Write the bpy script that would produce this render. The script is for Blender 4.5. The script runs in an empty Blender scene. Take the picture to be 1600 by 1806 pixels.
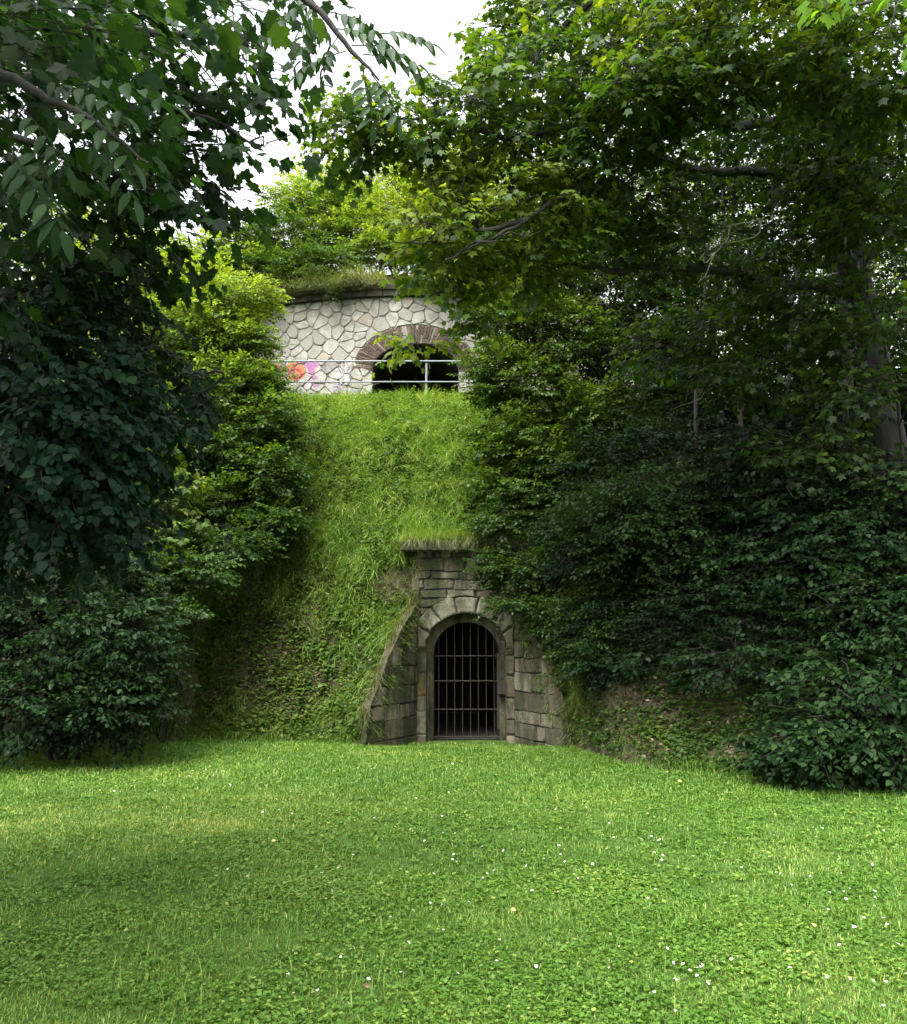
import bpy, math, random
import numpy as np
from mathutils import Vector, noise as mnoise

random.seed(11)
rng = np.random.default_rng(11)
R = math.radians
scene = bpy.context.scene
COL = scene.collection

# ------------------------------------------------------------------ camera
CAMZ = 1.6
TH = math.atan(242 / 1600)
cam_data = bpy.data.cameras.new("camera")
cam_data.sensor_fit = 'HORIZONTAL'
cam_data.sensor_width = 36.0
cam_data.lens = 36.0
cam_data.clip_start = 0.05
cam_data.clip_end = 2000
cam = bpy.data.objects.new("camera", cam_data)
COL.objects.link(cam)
cam.location = (0, 0, CAMZ)
cam.rotation_euler = (math.pi / 2 + TH, 0, 0)
scene.camera = cam

# ------------------------------------------------------------------ light
SUN_ELEV, SUN_AZ = 58, 203          # overcast: a soft sun from the left, a little behind the camera
world = bpy.data.worlds.new("World")
scene.world = world
world.use_nodes = True
wn = world.node_tree.nodes
wl = world.node_tree.links
bg = wn["Background"]
sky = wn.new("ShaderNodeTexSky")
sky.sky_type = 'NISHITA'
sky.sun_disc = False
sky.sun_elevation = R(SUN_ELEV)
sky.sun_rotation = R(SUN_AZ)
sky.dust_density = 6.0
sky.air_density = 1.0
sky.ozone_density = 1.0
hs = wn.new("ShaderNodeHueSaturation")
hs.inputs['Saturation'].default_value = 0.15
hs.inputs['Value'].default_value = 1.25
wl.new(sky.outputs[0], hs.inputs['Color'])
wl.new(hs.outputs[0], bg.inputs['Color'])
bg.inputs['Strength'].default_value = 0.15
sd = bpy.data.lights.new("sun", 'SUN')
sd.energy = 1.0
sd.angle = R(50)
sd.color = (1.0, 0.97, 0.9)
sun = bpy.data.objects.new("sun", sd)
COL.objects.link(sun)
_e, _a = R(SUN_ELEV), R(SUN_AZ)
sdir = Vector((math.sin(_a) * math.cos(_e), math.cos(_a) * math.cos(_e), math.sin(_e)))
sun.rotation_euler = sdir.to_track_quat('Z', 'Y').to_euler()

scene.view_settings.view_transform = 'Standard'
scene.view_settings.look = 'None'
scene.view_settings.gamma = 1.0
scene.view_settings.exposure = 1.85
scene.cycles.max_bounces = 7
scene.cycles.diffuse_bounces = 3
scene.cycles.glossy_bounces = 2
scene.cycles.transmission_bounces = 4
scene.cycles.transparent_max_bounces = 4


# ------------------------------------------------------------------ helpers
def P(px, py, Y):
    """point at world depth Y seen at photograph pixel (px, py)"""
    dx = (px - 800) / 1600
    dz = (903 - py) / 1600
    d = (dx, math.cos(TH) - dz * math.sin(TH), math.sin(TH) + dz * math.cos(TH))
    t = Y / d[1]
    return np.array((d[0] * t, Y, CAMZ + d[2] * t))


def tag(o, label=None, cat=None, group=None, kind=None):
    if label: o['label'] = label
    if cat: o['category'] = cat
    if group: o['group'] = group
    if kind: o['kind'] = kind
    return o


def empty(name, loc=(0, 0, 0)):
    o = bpy.data.objects.new(name, None)
    o.empty_display_size = 0.2
    o.location = loc
    COL.objects.link(o)
    return o


def link(name, me, mat=None, parent=None):
    o = bpy.data.objects.new(name, me)
    if mat is not None:
        me.materials.append(mat)
    COL.objects.link(o)
    if parent is not None:
        o.parent = parent
        o.location = -parent.location
    return o


def np_mesh(name, V, F, attrs=None, smooth=False):
    """V (n,3); F (m,k) same-size faces; attrs: dict name -> per-face floats"""
    me = bpy.data.meshes.new(name)
    V = np.asarray(V, dtype=np.float32)
    F = np.asarray(F, dtype=np.int32)
    m, k = F.shape
    me.vertices.add(len(V))
    me.vertices.foreach_set('co', V.ravel())
    me.loops.add(m * k)
    me.loops.foreach_set('vertex_index', F.ravel())
    me.polygons.add(m)
    me.polygons.foreach_set('loop_start', np.arange(0, m * k, k, dtype=np.int32))
    me.polygons.foreach_set('loop_total', np.full(m, k, dtype=np.int32))
    if smooth:
        me.polygons.foreach_set('use_smooth', np.ones(m, dtype=bool))
    if attrs:
        for an, av in attrs.items():
            a = me.attributes.new(an, 'FLOAT', 'FACE')
            a.data.foreach_set('value', np.asarray(av, dtype=np.float32))
    me.update(calc_edges=True)
    return me


class PM:
    """small polygon mesh collector with a per-face tint"""
    def __init__(s):
        s.V, s.F, s.T = [], [], []

    def face(s, pts, t=0.5):
        b = len(s.V)
        s.V += [tuple(p) for p in pts]
        s.F.append(tuple(range(b, b + len(pts))))
        s.T.append(t)

    def prism(s, front, back, t=0.5):
        n = len(front)
        b = len(s.V)
        s.V += [tuple(p) for p in front] + [tuple(p) for p in back]
        s.F.append(tuple(range(b, b + n))); s.T.append(t)
        for i in range(n):
            j = (i + 1) % n
            s.F.append((b + j, b + i, b + n + i, b + n + j)); s.T.append(t)

    def box(s, x0, x1, y0, y1, z0, z1, t=0.5):
        p = [(x0, y0, z0), (x1, y0, z0), (x1, y0, z1), (x0, y0, z1)]
        q = [(x0, y1, z0), (x1, y1, z0), (x1, y1, z1), (x0, y1, z1)]
        s.prism(p, q, t)
        s.face(q[::-1], t)

    def build(s, name, mat, parent=None, smooth=False):
        me = bpy.data.meshes.new(name)
        me.from_pydata(s.V, [], s.F)
        a = me.attributes.new('tint', 'FLOAT', 'FACE')
        a.data.foreach_set('value', np.array(s.T, dtype=np.float32))
        if smooth:
            me.polygons.foreach_set('use_smooth', np.ones(len(s.F), dtype=bool))
        me.update()
        return link(name, me, mat, parent)


class Tubes:
    """collects tapered tubes as one quad mesh"""
    def __init__(s):
        s.V, s.F, s.n = [], [], 0

    def add(s, pts, rad, sides=6):
        pts = np.asarray(pts, float)
        rad = np.asarray(rad, float)
        n = len(pts)
        tan = np.gradient(pts, axis=0)
        tan /= np.linalg.norm(tan, axis=1)[:, None] + 1e-9
        up = np.array((0.13, 0.21, 0.97)) if abs(tan[0, 2]) < .9 else np.array((1., 0.1, 0.))
        a = np.cross(tan, up); a /= np.linalg.norm(a, axis=1)[:, None] + 1e-9
        b = np.cross(tan, a)
        ang = np.arange(sides) * 2 * np.pi / sides
        ring = (a[:, None, :] * np.cos(ang)[None, :, None] + b[:, None, :] * np.sin(ang)[None, :, None])
        V = pts[:, None, :] + ring * rad[:, None, None]
        i = np.arange(n - 1)[:, None] * sides
        j = np.arange(sides)[None, :]
        j2 = (j + 1) % sides
        F = np.stack([i + j, i + j2, i + sides + j2, i + sides + j], axis=-1).reshape(-1, 4) + s.n
        s.V.append(V.reshape(-1, 3)); s.F.append(F)
        s.n += n * sides

    def build(s, name, mat, parent=None):
        me = np_mesh(name, np.concatenate(s.V), np.concatenate(s.F), smooth=True)
        return link(name, me, mat, parent)


def smooth_path(pts, k=4, wob=0.0):
    """Catmull-Rom resample, pts (n,3+)"""
    pts = np.asarray(pts, float)
    q = np.vstack([2 * pts[0] - pts[1], pts, 2 * pts[-1] - pts[-2]])
    out = []
    for i in range(1, len(q) - 2):
        for t in np.arange(k) / k:
            p0, p1, p2, p3 = q[i - 1], q[i], q[i + 1], q[i + 2]
            out.append(.5 * ((2 * p1) + (-p0 + p2) * t + (2 * p0 - 5 * p1 + 4 * p2 - p3) * t ** 2 + (-p0 + 3 * p1 - 3 * p2 + p3) * t ** 3))
    out.append(pts[-1])
    out = np.array(out)
    if wob:
        w = rng.normal(0, wob, out[:, :3].shape)
        w[0] = 0
        out[:, :3] += w
    return out


# ------------------------------------------------------------------ materials
def new_mat(name):
    m = bpy.data.materials.new(name)
    m.use_nodes = True
    nt = m.node_tree
    return m, nt.nodes, nt.links, nt.nodes['Principled BSDF']


def ramp(n, cols):
    r = n.new('ShaderNodeValToRGB')
    el = r.color_ramp.elements
    while len(el) < len(cols):
        el.new(0.5)
    for i, (p, c) in enumerate(cols):
        el[i].position = p
        el[i].color = (*c, 1)
    return r


def noise_tex(n, l, scale, detail=4, rough=.6, coord='Object', vec=None):
    if vec is None:
        tc = n.new('ShaderNodeTexCoord'); vec = tc.outputs[coord]
    t = n.new('ShaderNodeTexNoise')
    t.inputs['Scale'].default_value = scale
    t.inputs['Detail'].default_value = detail
    t.inputs['Roughness'].default_value = rough
    l.new(vec, t.inputs['Vector'])
    return t


def attr(n, name='tint'):
    a = n.new('ShaderNodeAttribute'); a.attribute_name = name
    return a.outputs['Fac']


def bump(n, l, b, hsock, strength=.5, dist=.02):
    bp = n.new('ShaderNodeBump')
    bp.inputs['Strength'].default_value = strength
    bp.inputs['Distance'].default_value = dist
    l.new(hsock, bp.inputs['Height'])
    l.new(bp.outputs[0], b.inputs['Normal'])


def leaf_mat(name, dark, mid, light, trans=.32, rough=.42, tcol=(1.25, 1.25, .5), spec=.5):
    m, n, l, b = new_mat(name)
    r = ramp(n, [(0, dark), (.55, mid), (1, light)])
    l.new(attr(n), r.inputs[0])
    l.new(r.outputs[0], b.inputs['Base Color'])
    b.inputs['Roughness'].default_value = rough
    b.inputs['Specular IOR Level'].default_value = spec
    tr = n.new('ShaderNodeBsdfTranslucent')
    mx = n.new('ShaderNodeMixRGB'); mx.blend_type = 'MULTIPLY'; mx.inputs[0].default_value = 1
    l.new(r.outputs[0], mx.inputs[1])
    mx.inputs[2].default_value = (*[c * 1.3 for c in tcol], 1)
    l.new(mx.outputs[0], tr.inputs[0])
    ms = n.new('ShaderNodeMixShader'); ms.inputs[0].default_value = trans
    l.new(b.outputs[0], ms.inputs[1]); l.new(tr.outputs[0], ms.inputs[2])
    l.new(ms.outputs[0], n['Material Output'].inputs[0])
    return m


M = {}
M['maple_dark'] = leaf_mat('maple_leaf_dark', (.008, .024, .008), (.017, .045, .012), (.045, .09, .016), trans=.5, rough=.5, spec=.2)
M['maple'] = leaf_mat('maple_leaf', (.010, .028, .005), (.045, .095, .011), (.15, .20, .02), trans=.48, rough=.5, tcol=(1.4, 1.35, .4), spec=.35)
M['ash'] = leaf_mat('ash_leaf', (.012, .034, .013), (.022, .054, .018), (.042, .085, .025), trans=.32, rough=.5, spec=.22)
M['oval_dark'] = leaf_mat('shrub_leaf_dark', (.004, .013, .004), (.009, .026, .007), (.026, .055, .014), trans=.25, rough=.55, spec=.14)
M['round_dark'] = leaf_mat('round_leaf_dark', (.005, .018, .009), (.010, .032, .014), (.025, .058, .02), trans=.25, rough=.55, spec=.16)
M['oval_mid'] = leaf_mat('shrub_leaf_mid', (.018, .045, .007), (.04, .085, .012), (.10, .15, .02), trans=.4, rough=.5, tcol=(1.35, 1.3, .4), spec=.35)
M['wood_leaf'] = leaf_mat('wood_leaf', (.004, .013, .003), (.011, .03, .006), (.035, .07, .011), trans=.4, rough=.5, tcol=(1.3, 1.3, .4), spec=.3)
M['oval_bright'] = leaf_mat('shrub_leaf_bright', (.05, .105, .010), (.11, .185, .018), (.24, .30, .04), trans=.45, rough=.5, tcol=(1.35, 1.3, .4), spec=.35)
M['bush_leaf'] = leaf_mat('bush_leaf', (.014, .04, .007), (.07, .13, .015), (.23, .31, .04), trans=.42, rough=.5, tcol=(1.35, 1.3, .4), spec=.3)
M['pale'] = leaf_mat('pale_leaf', (.14, .21, .03), (.22, .30, .06), (.34, .40, .12), trans=.5, rough=.5)
M['sprig'] = leaf_mat('sprig_leaf', (.05, .13, .006), (.09, .19, .006), (.16, .26, .01), trans=.6, rough=.5, spec=.2)
M['grass'] = leaf_mat('lawn_grass', (.035, .09, .008), (.09, .19, .022), (.31, .36, .085), trans=.3, rough=.5, spec=.3)
M['longgrass'] = leaf_mat('long_grass', (.045, .10, .012), (.15, .25, .045), (.34, .40, .13), trans=.38, rough=.5, spec=.35)
M['drygrass'] = leaf_mat('dry_grass', (.06, .09, .02), (.15, .17, .06), (.38, .34, .17), trans=.3, rough=.6, spec=.3)
M['litter'] = leaf_mat('leaf_litter', (.06, .04, .02), (.13, .09, .05), (.27, .21, .13), trans=.05, rough=.7, spec=.3)


def bark(name, c0, c1, scale=14):
    m, n, l, b = new_mat(name)
    tc = n.new('ShaderNodeTexCoord')
    mp = n.new('ShaderNodeMapping'); mp.inputs['Scale'].default_value = (1, 1, .25)
    l.new(tc.outputs['Object'], mp.inputs[0])
    t = noise_tex(n, l, scale, 6, .7, vec=mp.outputs[0])
    r = ramp(n, [(.3, c0), (.7, c1)])
    l.new(t.outputs[0], r.inputs[0]); l.new(r.outputs[0], b.inputs['Base Color'])
    b.inputs['Roughness'].default_value = .85
    bump(n, l, b, t.outputs[0], .8, .03)
    return m


M['bark'] = bark('bark', (.007, .006, .005), (.028, .025, .019))
M['bark_pale'] = bark('bark_pale', (.03, .026, .018), (.085, .072, .05), 9)
M['deadwood'] = bark('lichen_bark', (.08, .085, .065), (.2, .2, .15), 30)

# ---- soil / lawn
def ground_mat(name, cols, scale, bstr=.6, bd=.05):
    m, n, l, b = new_mat(name)
    t = noise_tex(n, l, scale, 8, .7)
    t2 = noise_tex(n, l, scale * .13, 3, .5)
    ad = n.new('ShaderNodeMath'); ad.operation = 'ADD'
    l.new(t.outputs[0], ad.inputs[0]); l.new(t2.outputs[0], ad.inputs[1])
    ml = n.new('ShaderNodeMath'); ml.operation = 'MULTIPLY'; ml.inputs[1].default_value = .5
    l.new(ad.outputs[0], ml.inputs[0])
    r = ramp(n, cols)
    l.new(ml.outputs[0], r.inputs[0]); l.new(r.outputs[0], b.inputs['Base Color'])
    b.inputs['Roughness'].default_value = .9
    b.inputs['Specular IOR Level'].default_value = .2
    bump(n, l, b, t.outputs[0], bstr, bd)
    return m


M['lawn'] = ground_mat('lawn_ground', [(.35, (.03, .07, .010)), (.5, (.05, .10, .014)), (.68, (.08, .12, .03))], 22)
M['soil'] = ground_mat('bank_soil', [(.34, (.022, .02, .012)), (.5, (.05, .042, .024)), (.68, (.085, .065, .04))], 9)


def stone_mat(name, cols, stain, grit=22, tintamt=1.0, streak=True, bstr=.6, moss=(.035, .045, .015), mossamt=.0):
    m, n, l, b = new_mat(name)
    r = ramp(n, cols)
    l.new(attr(n), r.inputs[0])
    tc = n.new('ShaderNodeTexCoord')
    t = noise_tex(n, l, grit, 8, .75, vec=tc.outputs['Object'])
    mp = n.new('ShaderNodeMapping'); mp.inputs['Scale'].default_value = (1, 1, .22)
    l.new(tc.outputs['Object'], mp.inputs[0])
    t2 = noise_tex(n, l, 3.2, 6, .7, vec=mp.outputs[0] if streak else tc.outputs['Object'])
    rs = ramp(n, [(.41, (0, 0, 0)), (.60, (1, 1, 1))])
    l.new(t2.outputs[0], rs.inputs[0])
    mx = n.new('ShaderNodeMixRGB'); mx.blend_type = 'MIX'
    l.new(rs.outputs[0], mx.inputs[0]); l.new(r.outputs[0], mx.inputs[1]); mx.inputs[2].default_value = (*stain, 1)
    m2 = n.new('ShaderNodeMixRGB'); m2.blend_type = 'MULTIPLY'; m2.inputs[0].default_value = .7
    rg = ramp(n, [(.3, (.5, .5, .48)), (.6, (1.1, 1.1, 1.08))])
    l.new(t.outputs[0], rg.inputs[0])
    l.new(mx.outputs[0], m2.inputs[1]); l.new(rg.outputs[0], m2.inputs[2])
    l.new(m2.outputs[0], b.inputs['Base Color'])
    b.inputs['Roughness'].default_value = .9
    b.inputs['Specular IOR Level'].default_value = .25
    t3 = noise_tex(n, l, 1.6, 7, .75, vec=tc.outputs['Object'])
    r3 = ramp(n, [(.50, (0, 0, 0)), (.60, (1, 1, 1))])
    l.new(t3.outputs[0], r3.inputs[0])
    m3 = n.new('ShaderNodeMixRGB'); l.new(m2.outputs[0], m3.inputs[1]); m3.inputs[2].default_value = (*moss, 1)
    f3 = n.new('ShaderNodeMath'); f3.operation = 'MULTIPLY'; f3.inputs[1].default_value = mossamt
    l.new(r3.outputs[0], f3.inputs[0]); l.new(f3.outputs[0], m3.inputs[0]); l.new(m3.outputs[0], b.inputs['Base Color'])
    t4 = noise_tex(n, l, 6, 8, .75, vec=tc.outputs['Object'])
    a4 = n.new('ShaderNodeMath'); a4.operation = 'ADD'; l.new(t.outputs[0], a4.inputs[0]); l.new(t4.outputs[0], a4.inputs[1])
    bump(n, l, b, a4.outputs[0], bstr, .04)
    return m, n, l, b, m2


M['portal_stone'] = stone_mat('portal_stone', [(0, (.09, .076, .052)), (.5, (.175, .150, .105)), (.85, (.27, .24, .175)), (1, (.24, .15, .045))], (.032, .034, .02), mossamt=.6, bstr=.9)[0]
M['portal_plaster'] = stone_mat('portal_arch_stone', [(0, (.19, .175, .13)), (1, (.29, .27, .20))], (.055, .057, .036), mossamt=.5, bstr=.9)[0]
M['cornice'] = stone_mat('weathered_cornice', [(0, (.05, .045, .035)), (1, (.10, .09, .07))], (.03, .032, .02))[0]
M['joint'] = stone_mat('mortar_joint', [(0, (.19, .18, .15)), (1, (.24, .225, .19))], (.15, .14, .115))[0]
M['joint_dark'] = stone_mat('open_joint', [(0, (.03, .027, .02)), (1, (.05, .045, .03))], (.02, .02, .014))[0]
M['brick'] = stone_mat('arch_brick', [(0, (.045, .032, .022)), (.6, (.10, .068, .046)), (.9, (.16, .115, .085)), (1, (.26, .235, .19))], (.06, .045, .04))[0]
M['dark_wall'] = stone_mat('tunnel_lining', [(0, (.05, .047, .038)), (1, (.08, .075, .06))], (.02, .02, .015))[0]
M['coping'] = stone_mat('render_coping', [(0, (.06, .052, .032)), (1, (.12, .10, .06))], (.035, .038, .018))[0]
wm, wn_, wl_, wb_, wmul = stone_mat('pale_wall_stone', [(0, (.21, .205, .18)), (.25, (.31, .305, .275)), (.8, (.385, .375, .345)), (1, (.33, .28, .21))], (.22, .215, .185), streak=False, bstr=.35)
M['pale_stone'] = wm


def metal(name, c, rough=.5, met=.6):
    m, n, l, b = new_mat(name)
    t = noise_tex(n, l, 30, 5, .7)
    r = ramp(n, [(.35, tuple(v * .75 for v in c)), (.65, c)])
    l.new(t.outputs[0], r.inputs[0]); l.new(r.outputs[0], b.inputs['Base Color'])
    b.inputs['Roughness'].default_value = rough
    b.inputs['Metallic'].default_value = met
    return m


M['galv'] = metal('galvanised_steel', (.16, .175, .185), .5, .3)
M['iron'] = metal('dark_iron', (.032, .025, .021), .75, .2)


# ------------------------------------------------------------------ terrain
def ground_hit(px, py):
    a = P(px, py, 1.0)
    t = CAMZ / (CAMZ - a[2])
    return a[0] * t, t


GY = 17.3        # plane of the portal front
FY = 15.35        # foot of the wing walls
foot_px = [(-500, 1345), (0, 1338), (200, 1330), (330, 1302), (480, 1308), (640, 1313), (1000, 1313), (1100, 1345), (1250, 1362), (1400, 1380), (1600, 1392), (2100, 1410)]
fx = [ground_hit(*p) for p in foot_px]
FXs = np.array([p[0] for p in fx]); FYs = np.array([p[1] for p in fx])
order = np.argsort(FXs); FXs = FXs[order]; FYs = FYs[order]


def vnoise(x, y, s=1.0, seed=0.0):
    x = np.asarray(x, float) * s; y = np.asarray(y, float) * s
    return (np.sin(x * 1.7 + 1.3 * np.sin(y * 1.1 + seed)) * np.cos(y * 1.9 + 1.7 * np.sin(x * .8 + seed * 2.1))
            + .5 * np.sin(x * 3.9 + y * 2.7 + seed) * np.cos(y * 4.3 - x * 1.9 + seed)) / 1.5


# portal plan and the sloping tops of the wing walls, which the bank meets
PL = P(735, 1200, GY)[0]; PR = P(908, 1200, GY)[0]
WL = P(642, 1290, FY)[0]; WR = P(1004, 1290, FY)[0]
TOPZ = P(800, 972, GY)[2]
WEDGE_L = [(739, 985), (735, 1030), (733, 1064), (709, 1104), (683, 1159), (662, 1215), (649, 1245), (643, 1284)]
WEDGE_R = [(909, 985), (914, 1040), (922, 1075), (955, 1138), (971, 1187), (982, 1225), (992, 1255), (1003, 1286)]


def wing_top(A, B, edge_px):
    A = np.array(A); B = np.array(B)
    L = math.hypot(*(B - A)); d = (B - A) / L
    top = []
    for px, py in edge_px:
        c = P(px, py, 1.0)
        den = c[0] * d[1] - c[1] * d[0]
        s = (A[0] * d[1] - A[1] * d[0]) / den
        u = (c[0] * s - A[0]) * d[0] + (c[1] * s - A[1]) * d[1]
        z = CAMZ + (c[2] - CAMZ) * s
        top.append((max(0, min(u, L)), z))
    return top, L, d


def prof_from(top, L):
    """(t, z) knots of the bank beside a wing wall"""
    ys_ = [GY - (GY - FY) * u / L for u, z in top][::-1]
    zs_ = [z - .06 for u, z in top][::-1]
    tt = [-1., -.02] + [(y - FY) / (23.6 - FY) + .0 for y in ys_]
    zz = [-.35, -.05] + zs_
    for i in range(1, len(tt)):
        tt[i] = max(tt[i], tt[i - 1] + .002)
    tG = (GY + .12 - FY) / (23.6 - FY)
    return np.array(tt + [max(tG, tt[-1] + .01), .28, .6, .93, 1.0, 3.0]), np.array(zz + [TOPZ + .10, TOPZ + .45, 6.4, 7.98, 8.12, 8.3])


_tl, _Ll, _ = wing_top((PL, GY), (WL, FY), WEDGE_L)
_tr, _Lr, _ = wing_top((PR, GY), (WR, FY), WEDGE_R)
PROF_GL = prof_from(_tl, _Ll); PROF_GR = prof_from(_tr, _Lr)
PROF_S = (np.array([-1, 0, .06, .17, .27, .6, .93, 1.0, 3.0]), np.array([-.35, 0, .35, 1.75, 3.3, 6.3, 7.95, 8.12, 8.3]))
XG = 0.22


def H(x, y):
    x = np.asarray(x, float); y = np.asarray(y, float)
    yf = np.interp(x, FXs, FYs)
    t = (y - yf) / (23.6 - yf)
    zg = np.where(x < XG, np.interp(t, *PROF_GL), np.interp(t, *PROF_GR)); zs = np.interp(t, *PROF_S)
    tw = np.clip((y - FY) / (GY - FY), 0, 1)
    dl = (WL + (PL - WL) * tw) - x; dr = x - (WR + (PR - WR) * tw)
    w = np.clip((np.maximum(dl, dr) - .05) / 1.5, 0, 1); k_ = np.clip((t - .22) / .16, 0, 1); w = w * (1 - k_) + k_ * np.clip((np.abs(x - XG) - 1.5) / 2.0, 0, 1)
    w = w * w * (3 - 2 * w)
    z = zg * (1 - w) + zs * w
    amp = np.clip(t * 3, 0, 1) * np.clip((1.02 - t) * 6, .15, 1)
    wx = np.clip((np.abs(x - XG) - 1.4) / 1.2, .15, 1)
    wx = np.where(y > GY + .6, 1, wx)
    return z + amp * wx * (.26 * vnoise(x, y, .9, 2.) + .12 * vnoise(x, y, 2.7, 5.))


def lawnz(x, y):
    x = np.asarray(x, float); y = np.asarray(y, float)
    d = np.clip((y - 14.9) / 1.8, 0, 1) * np.clip((1.9 - np.abs(x - .22)) / .5, 0, 1)
    return .02 * vnoise(x, y, .7, 1.) - .12 * d * d * (3 - 2 * d)


def in_niche(x, y):
    t = np.clip((y - FY) / (GY - FY), 0, 1)
    xl = WL + (PL - WL) * t; xr = WR + (PR - WR) * t
    return (y < GY + .10) & (y > FY - .4) & (x > xl) & (x < xr)


def grid_mesh(name, xs, ys, zf, mat, drop=None):
    X, Y = np.meshgrid(xs, ys)
    Z = zf(X, Y)
    V = np.stack([X, Y, Z], -1).reshape(-1, 3)
    nx, ny = len(xs), len(ys)
    i = np.arange(ny - 1)[:, None] * nx + np.arange(nx - 1)[None, :]
    F = np.stack([i, i + 1, i + nx + 1, i + nx], -1).reshape(-1, 4)
    if drop is not None:
        c = V[F].mean(1)
        F = F[~drop(c[:, 0], c[:, 1])]
    me = np_mesh(name, V, F, smooth=True)
    return link(name, me, mat)


xs = np.concatenate([np.linspace(-160, -9, 20), np.linspace(-8.5, 10.5, 90), np.linspace(12, 160, 20)])
ys = np.concatenate([np.linspace(-60, -2, 10), np.linspace(-1, 19, 90), np.linspace(21, 300, 24)])
lawn = tag(grid_mesh('lawn', xs, ys, lawnz, M['lawn']), 'flat mown lawn in front of the bank', kind='structure')
xs = np.concatenate([np.linspace(-60, -15, 20), np.arange(-14.5, -2.4, .14), np.arange(-2.4, 3.0, .06), np.arange(3.0, 20, .14), np.linspace(21, 70, 20)])
ys = np.concatenate([np.arange(8.5, 15, .14), np.arange(15, 17.4, .06), np.arange(17.4, 25, .14), np.linspace(26, 70, 14)])
bank = tag(grid_mesh('bank', xs, ys, H, M['soil'], in_niche), 'steep earth bank rising behind the lawn', kind='structure')


# ------------------------------------------------------------------ polygon clipping
def clip_half(poly, n, d):
    """keep points with n.p <= d"""
    out = []
    k = len(poly)
    for i in range(k):
        a, b = poly[i], poly[(i + 1) % k]
        da = n[0] * a[0] + n[1] * a[1] - d
        db = n[0] * b[0] + n[1] * b[1] - d
        if da <= 0: out.append(a)
        if (da < 0 < db) or (db < 0 < da):
            t = da / (da - db)
            out.append((a[0] + (b[0] - a[0]) * t, a[1] + (b[1] - a[1]) * t))
    return out


def area(p):
    return .5 * sum(p[i][0] * p[(i + 1) % len(p)][1] - p[(i + 1) % len(p)][0] * p[i][1] for i in range(len(p)))


def clip_convex(subject, cell):
    p = subject
    k = len(cell)
    for i in range(k):
        a, b = cell[i], cell[(i + 1) % k]
        n = (b[1] - a[1], a[0] - b[0])
        p = clip_half(p, n, n[0] * a[0] + n[1] * a[1])
        if len(p) < 3: return []
    return p


def inset_cell(cell, g):
    p = cell
    k = len(cell)
    for i in range(k):
        a, b = cell[i], cell[(i + 1) % k]
        L = math.hypot(b[0] - a[0], b[1] - a[1])
        if L < 1e-6: continue
        n = ((b[1] - a[1]) / L, (a[0] - b[0]) / L)
        p = clip_half(p, n, n[0] * a[0] + n[1] * a[1] - g)
        if len(p) < 3: return []
    return p


def stone(pm, poly, mapf, proud, t, bev=.02, depth=.05):
    """poly in wall plane; mapf(u, v, out) -> xyz"""
    if len(poly) < 3 or abs(area(poly)) < 3e-4: return
    cx = sum(p[0] for p in poly) / len(poly); cy = sum(p[1] for p in poly) / len(poly)
    rad = max(.03, math.sqrt(abs(area(poly)) / 3.14))
    k = max(.3, 1 - bev / rad)
    inner = [(cx + (p[0] - cx) * k, cy + (p[1] - cy) * k) for p in poly]
    f = [mapf(p[0], p[1], proud) for p in inner]
    m = [mapf(p[0], p[1], proud * .35) for p in poly]
    b = [mapf(p[0], p[1], -depth) for p in poly]
    n = len(poly); base = len(pm.V)
    pm.V += f + m + b
    pm.F.append(tuple(range(base, base + n))); pm.T.append(t)
    for r in (0, 1):
        for i in range(n):
            j = (i + 1) % n
            pm.F.append((base + r * n + j, base + r * n + i, base + (r + 1) * n + i, base + (r + 1) * n + j)); pm.T.append(t)


def arch_pts(cx, hw, spring, rise, n=24):
    return [(cx - hw * math.cos(math.pi * i / n), spring + rise * math.sin(math.pi * i / n)) for i in range(n + 1)]


def roughen(p, seg=.07, amp=.007):
    """break the straight edges of a stone"""
    if len(p) < 3: return p
    out = []
    cx = sum(q[0] for q in p) / len(p); cy = sum(q[1] for q in p) / len(p)
    for i in range(len(p)):
        a, b = p[i], p[(i + 1) % len(p)]
        L = math.hypot(b[0] - a[0], b[1] - a[1])
        n = max(1, int(L / seg))
        for k in range(n):
            q = (a[0] + (b[0] - a[0]) * k / n, a[1] + (b[1] - a[1]) * k / n)
            d = math.hypot(q[0] - cx, q[1] - cy) + 1e-6
            s_ = abs(random.gauss(0, amp)) + (random.random() ** 3 * .03 if k == 0 else 0)
            out.append((q[0] - (q[0] - cx) / d * s_, q[1] - (q[1] - cy) / d * s_))
    return out


def coursed(pm, outline, mapf, x0, x1, z0, z1, hgt=.3, wid=.45, gap=.005, tfun=None, proud=.025):
    z = z0
    while z < z1:
        h = hgt * random.uniform(.75, 1.2)
        x = x0 - random.uniform(0, wid)
        while x < x1:
            w = wid * random.uniform(.6, 1.4)
            j = lambda: random.uniform(-.02, .02)
            cell = [(x + gap + j(), z + gap + j()), (x + w - gap + j(), z + gap + j()), (x + w - gap + j(), z + h - gap + j()), (x + gap + j(), z + h - gap + j())]
            p = roughen(clip_convex(outline, cell))
            t = random.random() ** 1.2 * .85
            if tfun: t = tfun(x + w / 2, z + h / 2, t)
            stone(pm, p, mapf, proud * random.uniform(.4, 1.4), t, bev=.015)
            x += w
        z += h


# ------------------------------------------------------------------ lower portal
portal = tag(empty('stone_portal', ((PL + PR) / 2, GY, 0)), 'weathered stone portal with splayed wing walls and barred arch in the grassy bank', 'portal')
OL = P(752, 1200, GY)[0]; OR_ = P(893, 1200, GY)[0]; OT = P(822, 1081, GY)[2]
ocx, ohw = (OL + OR_) / 2, (OR_ - OL) / 2
osp = OT - ohw * .92
front_map = lambda u, v, o: (u, GY - o, v)
RING = .33
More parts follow.
